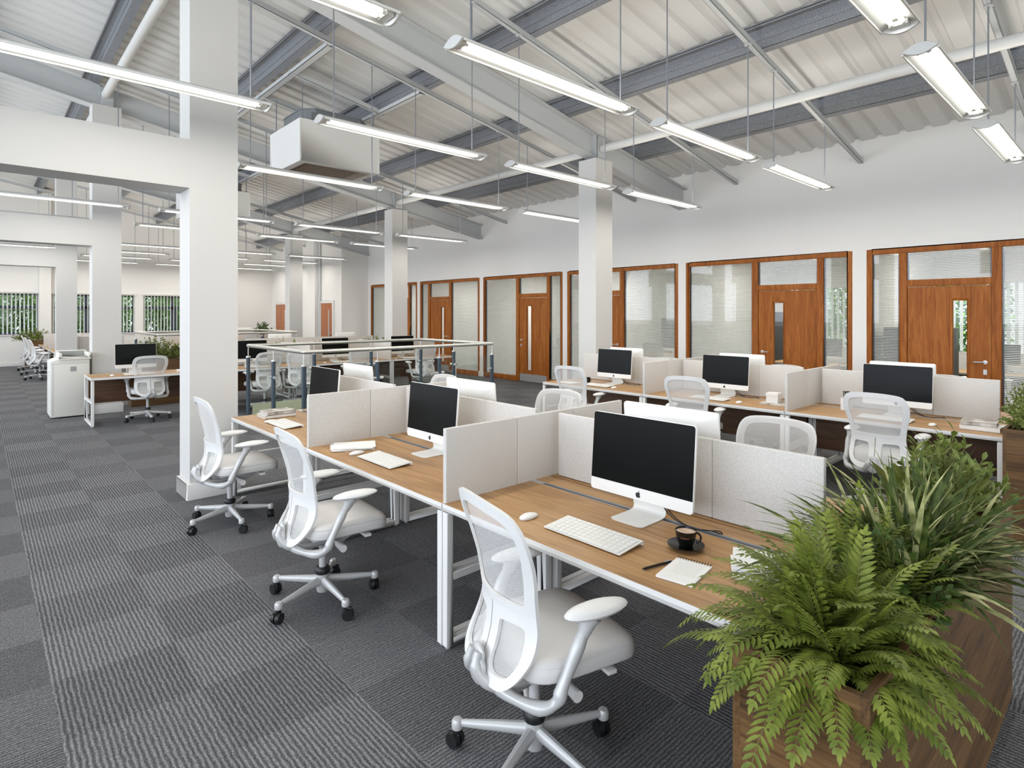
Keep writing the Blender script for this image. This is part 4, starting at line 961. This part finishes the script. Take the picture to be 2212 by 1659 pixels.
plant('fern_plant', 'green fern above the railing, left of the black screens', (5.0, 12.78, zs), fern(36, .42, ls=.06, lw=.01), ('fern', 'stem'), 12)
plant('leafy_shrub', 'low green shrub between the fern and the left black screen', (5.75, 12.78, zs), bush(60, .35, .16, .30, .05, .013), ('bush', 'stem'), 13)
plant('spiky_plant', 'dark spiky plant behind the left black screen', (6.35, 12.78, zs), grass(50, .42, .012, .8), (['dleaf', 'blade2'], 'stem'), 14)
plant('leafy_shrub', 'green shrub between the two black screens above the railing', (7.15, 12.78, zs), bush(90, .42, .16, .40, .045, .012), ('bush', 'stem'), 15)
# bench behind
for k in range(2):
    xdesk(4.6+W_*(k+1), 13.6, 'oak-topped desk behind the long planter, %s of two' % ['left', 'right'][k]); xdesk(4.6+W_*k, 15.2, 'oak-topped desk facing the far railing, %s of two' % ['left', 'right'][k], back=True)
xscreen(4.65, 8.0, 14.4, 'long pale felt screen of the bench behind the planters')
for x, n in ((5.55, 'left'), (7.3, 'right')): MAC.put((x, 14.65, ZD), R(-90), 'computer, white back showing behind the planter plants, %s of two' % n, 'all-in-one computers')
# left far bank along the room
DF = Proto(make_desk(True))
for k, y in enumerate((18.6, 20.3, 22.0)):
    n = ['nearest', 'middle', 'farthest'][k]
    DF.put((1.41, y, 0), 0, 'desk of the far left bank below the windows, %s on the aisle side' % n, 'far left desks'); DF.put((2.99, y+W_, 0), R(180), 'desk of the far left bank, %s on the window side' % n, 'far left desks')
    panel('desk_screen', 1.43, 2.9, y-.014+.03, y+.014+.03, .735, 1.125, 'felt screen across the far left bank, %s' % n, 'X', [1.93, 2.4]); panel('desk_screen', 2.19, 2.218, y+.1, y+W_-.06, .745, 1.12, 'felt screen along the far left bank, %s' % n, 'Y', [y+.6, y+1.1])
    chair(1.2, y+.95, [4, -6, 0][k], 'white mesh office chair at the far left bank, %s of three' % n, CG)
planter(1.1, 2.6, 23.85, 24.2, .86, 'brown planter box at the window end of the far left bank')
plant('leafy_shrub', 'pale green plant in the planter under the far left window', (1.35, 24.0, zs), bush(110, .5, .2, .42, .06, .016), ('fern', 'stem'), 21)
plant('fern_plant', 'green fern beside the pale plant under the far windows', (2.2, 24.0, zs), fern(30, .4, ls=.06, lw=.01), ('bush', 'stem'), 22)
# far bench behind the second railing
for k in range(2): xdesk(4.4+W_*(k+1), 20.6, 'desk beyond the far railing, %s of two' % ['left', 'right'][k])
xscreen(4.45, 7.7, 21.4, 'pale felt screen of the bench beyond the far railing')
for x, n in ((5.2, 'left'), (6.9, 'right')): MAC.put((x, 21.65, ZD), R(-90), 'white-backed computer beyond the far railing, %s of two' % n, 'all-in-one computers'); chair(x-.1, 20.45, 90, 'white mesh office chair beyond the far railing, %s of two' % n, CG)
xdesk(4.4, 22.25, 'desk under the back of the left far computer', back=True); xdesk(4.4+W_, 22.25, 'desk under the back of the right far computer', back=True)
vs_ = thing('vase', 'dark vase with leafy eucalyptus twigs standing on the far bench', 'vase', (7.35, 21.0, ZD))
q = MB(); q.lathe([(0, 0), (.06, 0), (.08, .1), (.05, .2), (.035, .26), (.03, .26), (.03, .2), (0, .02)], 14); q.build('vase_body', 'darkgrey', vs_, smooth=True)
plant('eucalyptus_twigs', 'dark green eucalyptus twigs rising from the vase in front of the far wall', (7.35, 21.0, ZD+.24), bush(40, .26, .26, .42, .075, .024, 8), ('dleaf', 'stem'), 23)

# ------------------------------------------------------------------ stairwell railings
def railing(x0, x1, y0, y1, label):
    t = thing('stair_railing', label, 'railing', (0, 0, 0)); zt = 1.215
    h = MB(); r_ = .027
    for (a, b) in (((x0, y0), (x1, y0)), ((x1, y0), (x1, y1)), ((x1, y1), (x0, y1)), ((x0, y1), (x0, y0))): h.cyl((a[0], a[1], zt), (b[0], b[1], zt), r_, n=14); h.ell((a[0], a[1], zt), (r_, r_, r_), 12, 8)
    h.build('handrail', 'chrome', t, smooth=True)
    posts = []
    nx, ny = 4, 3
    for i in range(nx): posts += [(x0+(x1-x0)*i/(nx-1), y0, 0), (x0+(x1-x0)*i/(nx-1), y1, 0)]
    for j in range(1, ny-1): posts += [(x0, y0+(y1-y0)*j/(ny-1), 1), (x1, y0+(y1-y0)*j/(ny-1), 1)]
    for (x, y, k) in posts:
        p = MB(); p.cyl((x, y, 0), (x, y, 1.03), .030, n=14); po = p.build('post', 'navy', t, smooth=True)
        c_ = MB(); c_.cyl((x, y, 1.03), (x, y, 1.05), .036, n=14); c_.cyl((x, y, 1.05), (x, y, zt-.02), .007, n=8); c_.build('rail_support', 'chrome', po, smooth=True)
        for z in (.28, .80):
            for s_ in (-1, 1):
                if k == 0:
                    if (s_ < 0 and x-.1 < x0) or (s_ > 0 and x+.1 > x1): continue
                    e = (x+s_*.085, y)
                else: e = (x, y+s_*.085)
                q = MB(); q.cyl((x+(e[0]-x)*.3, y+(e[1]-y)*.3, z), (e[0], e[1], z), .024, n=12); q.build('glass_clamp', 'alu', po, smooth=True)
    for i in range(nx-1):
        a = x0+(x1-x0)*i/(nx-1)+.06; b = x0+(x1-x0)*(i+1)/(nx-1)-.06
        for y in (y0, y1): g = MB(); g.box(a, b, y-.005, y+.005, .08, 1.0); g.build('glass_panel', 'glass', t)
    for j in range(ny-1):
        a = y0+(y1-y0)*j/(ny-1)+.06; b = y0+(y1-y0)*(j+1)/(ny-1)-.06
        for x in (x0, x1): g = MB(); g.box(x-.005, x+.005, a, b, .08, 1.0); g.build('glass_panel', 'glass', t)
    k = MB(); k.box(x0-.03, x1+.03, y0-.03, y0+.03, 0, .06); k.box(x0-.03, x1+.03, y1-.03, y1+.03, 0, .06); k.box(x0-.03, x0+.03, y0+.03, y1-.03, 0, .06); k.box(x1-.03, x1+.03, y0+.03, y1-.03, 0, .06); k.build('kerb', 'navy', t)
    gp = MB(); gp.box(x0+.05, x1-.05, y1-.045, y1-.035, .06, .30); gp.build('toe_panel', 'green', t)
railing(3.13, 6.34, 7.43, 9.55, 'steel and glass railing around the nearer stairwell')
railing(3.1, 6.37, 15.6, 18.2, 'steel and glass railing around the farther stairwell, under the far lights')

# ------------------------------------------------------------------ copier
cpr = thing('copier', 'tall pale office copier standing in the aisle beside the desk', 'copier', (.87, 12.05, 0))
q = MB(); q.prism([(0, 0.02), (.52, .02), (.52, .98), (.14, .985), (0, .93)], 0, .62, 'Y'); q.build('copier_body', 'copier', cpr, bevel=.012)
q = MB(); q.box(.11, .54, -.02, .64, .955, .985); q.box(.11, .15, -.02, .64, .985, 1.06); q.box(.50, .54, -.02, .64, .985, 1.06); q.box(.11, .54, .58, .64, .985, 1.085); q.build('paper_tray', 'copier', cpr, bevel=.01)
q = MB(); q.box(.155, .495, .56, .578, .99, 1.07); q.build('tray_recess', 'grey', cpr)
q = MB(); q.box(.26, .34, -.003, .0, .76, .84); q.build('vent', 'grey', cpr)
q = MB(); q.box(.0, .52, -.002, .0, .892, .895); q.box(.03, .033, -.002, 0, .05, .9); q.box(-.002, 0, .02, .60, .70, .703); q.box(-.002, 0, .02, .60, .85, .852); q.box(-.004, 0, .2, .26, .74, .76); q.build('seam', 'grey', cpr)

# ------------------------------------------------------------------ inside the offices
CAB = Proto(lambda: None)
def cabinet(x, y, h, label):
    t = thing('cabinet', label, 'cabinet', (x, y, 0)); q = MB(); q.box(0, .45, 0, .9, 0, h); q.build('carcass', 'darkgrey', t, bevel=.006)
    for k in range(2): d = MB(); d.box(-.018, 0, .01+.445*k, .44+.445*k, .06, h-.03); d.build('door', 'darkgrey', t)
cabinet(12.9, 4.9, 1.75, 'dark cabinet behind the blinds left of the second timber door from the right')
cabinet(10.75, 2.0, 1.5, 'dark cabinet behind the narrow blind left of the rightmost timber door')
cabinet(13.9, 10.9, 1.9, 'dark cabinet behind the blinds beside the timber door with the steel kick plate')
cabinet(13.6, 8.0, 1.6, 'dark cabinet in the bright office right of the big column')
for (x, y, n) in ((11.8, 6.9, 'in the bright office behind the big column'), (11.9, 3.55, 'in the office second from the right'), (12.2, 10.0, 'in the office behind the kick-plate door'), (12.0, .95, 'in the rightmost office')):
    t = DF.put((x, y, 0), 0, 'desk '+n, 'office desks'); MAC.put((x+.4, y+.75, ZD), 0, 'computer '+n, 'all-in-one computers')
    chair(x-.25, y+.8, 10, 'white mesh office chair '+n, CG)

# ------------------------------------------------------------------ greenery outside the windows
def tree(x, y, s, label, seed):
    s = .72*s/1.1
    random.seed(seed); t = thing('tree', label, 'tree', (x, y, -.5)); lv, st = MB(), MB(); st.tube([(0, 0, 0), (.1, 0, 1.2), (-.1, .1, 2.6)], [.14, .10, .04], 7)
    for k in range(4200):
        a = random.uniform(0, 6.28); u = random.uniform(-1, 1); r_ = random.random()**.33*1.5*s; q = math.sqrt(1-u*u)
        p = (r_*q*math.cos(a), r_*q*math.sin(a), 2.2+r_*u*1.75); d = Vector((random.gauss(0, 1), random.gauss(0, 1), random.gauss(0, 1)))
        leaf(lv, p, d, Vector((0, 0, 1)), .15, .05, .1, .1, 2)
    lv.build('foliage', 'tree', t); st.build('trunk', 'bark', t, smooth=True)
k = 0
for (x, y, s, n) in ((-3.4, 28.4, 1.1, 'left of the first far window'), (-1.1, 28.4, 1.1, 'behind the left part of the first far window'), (1.2, 28.4, 1.1, 'behind the right part of the first far window'), (3.5, 28.4, 1.1, 'behind the second far window'), (5.8, 28.4, 1.1, 'between the second and third far windows'), (8.1, 28.4, 1.1, 'behind the third far window'), (10.4, 28.4, 1.1, 'right of the third far window'), (-2.2, 30.9, 1.1, 'in the farther row, first from the left'), (.1, 30.9, 1.1, 'in the farther row, second from the left'), (2.4, 30.9, 1.1, 'in the farther row, third from the left'), (4.7, 30.9, 1.1, 'in the farther row, fourth from the left'), (7.0, 30.9, 1.1, 'in the farther row, fifth from the left'),
                     (17.6, 8.6, 1.1, 'behind the office right of the big column'), (17.6, 5.9, 1.1, 'behind the office second from the right'), (17.6, 3.2, 1.1, 'behind the rightmost office, left'), (17.6, .5, 1.1, 'behind the rightmost office, right')):
    tree(x, y, s, 'leafy green tree outside, '+n, 50+k); k += 1
gr = MB(); gr.box(-30, 40, -30, 60, -.62, -.5); struct('floor_outside', gr, 'dleaf')
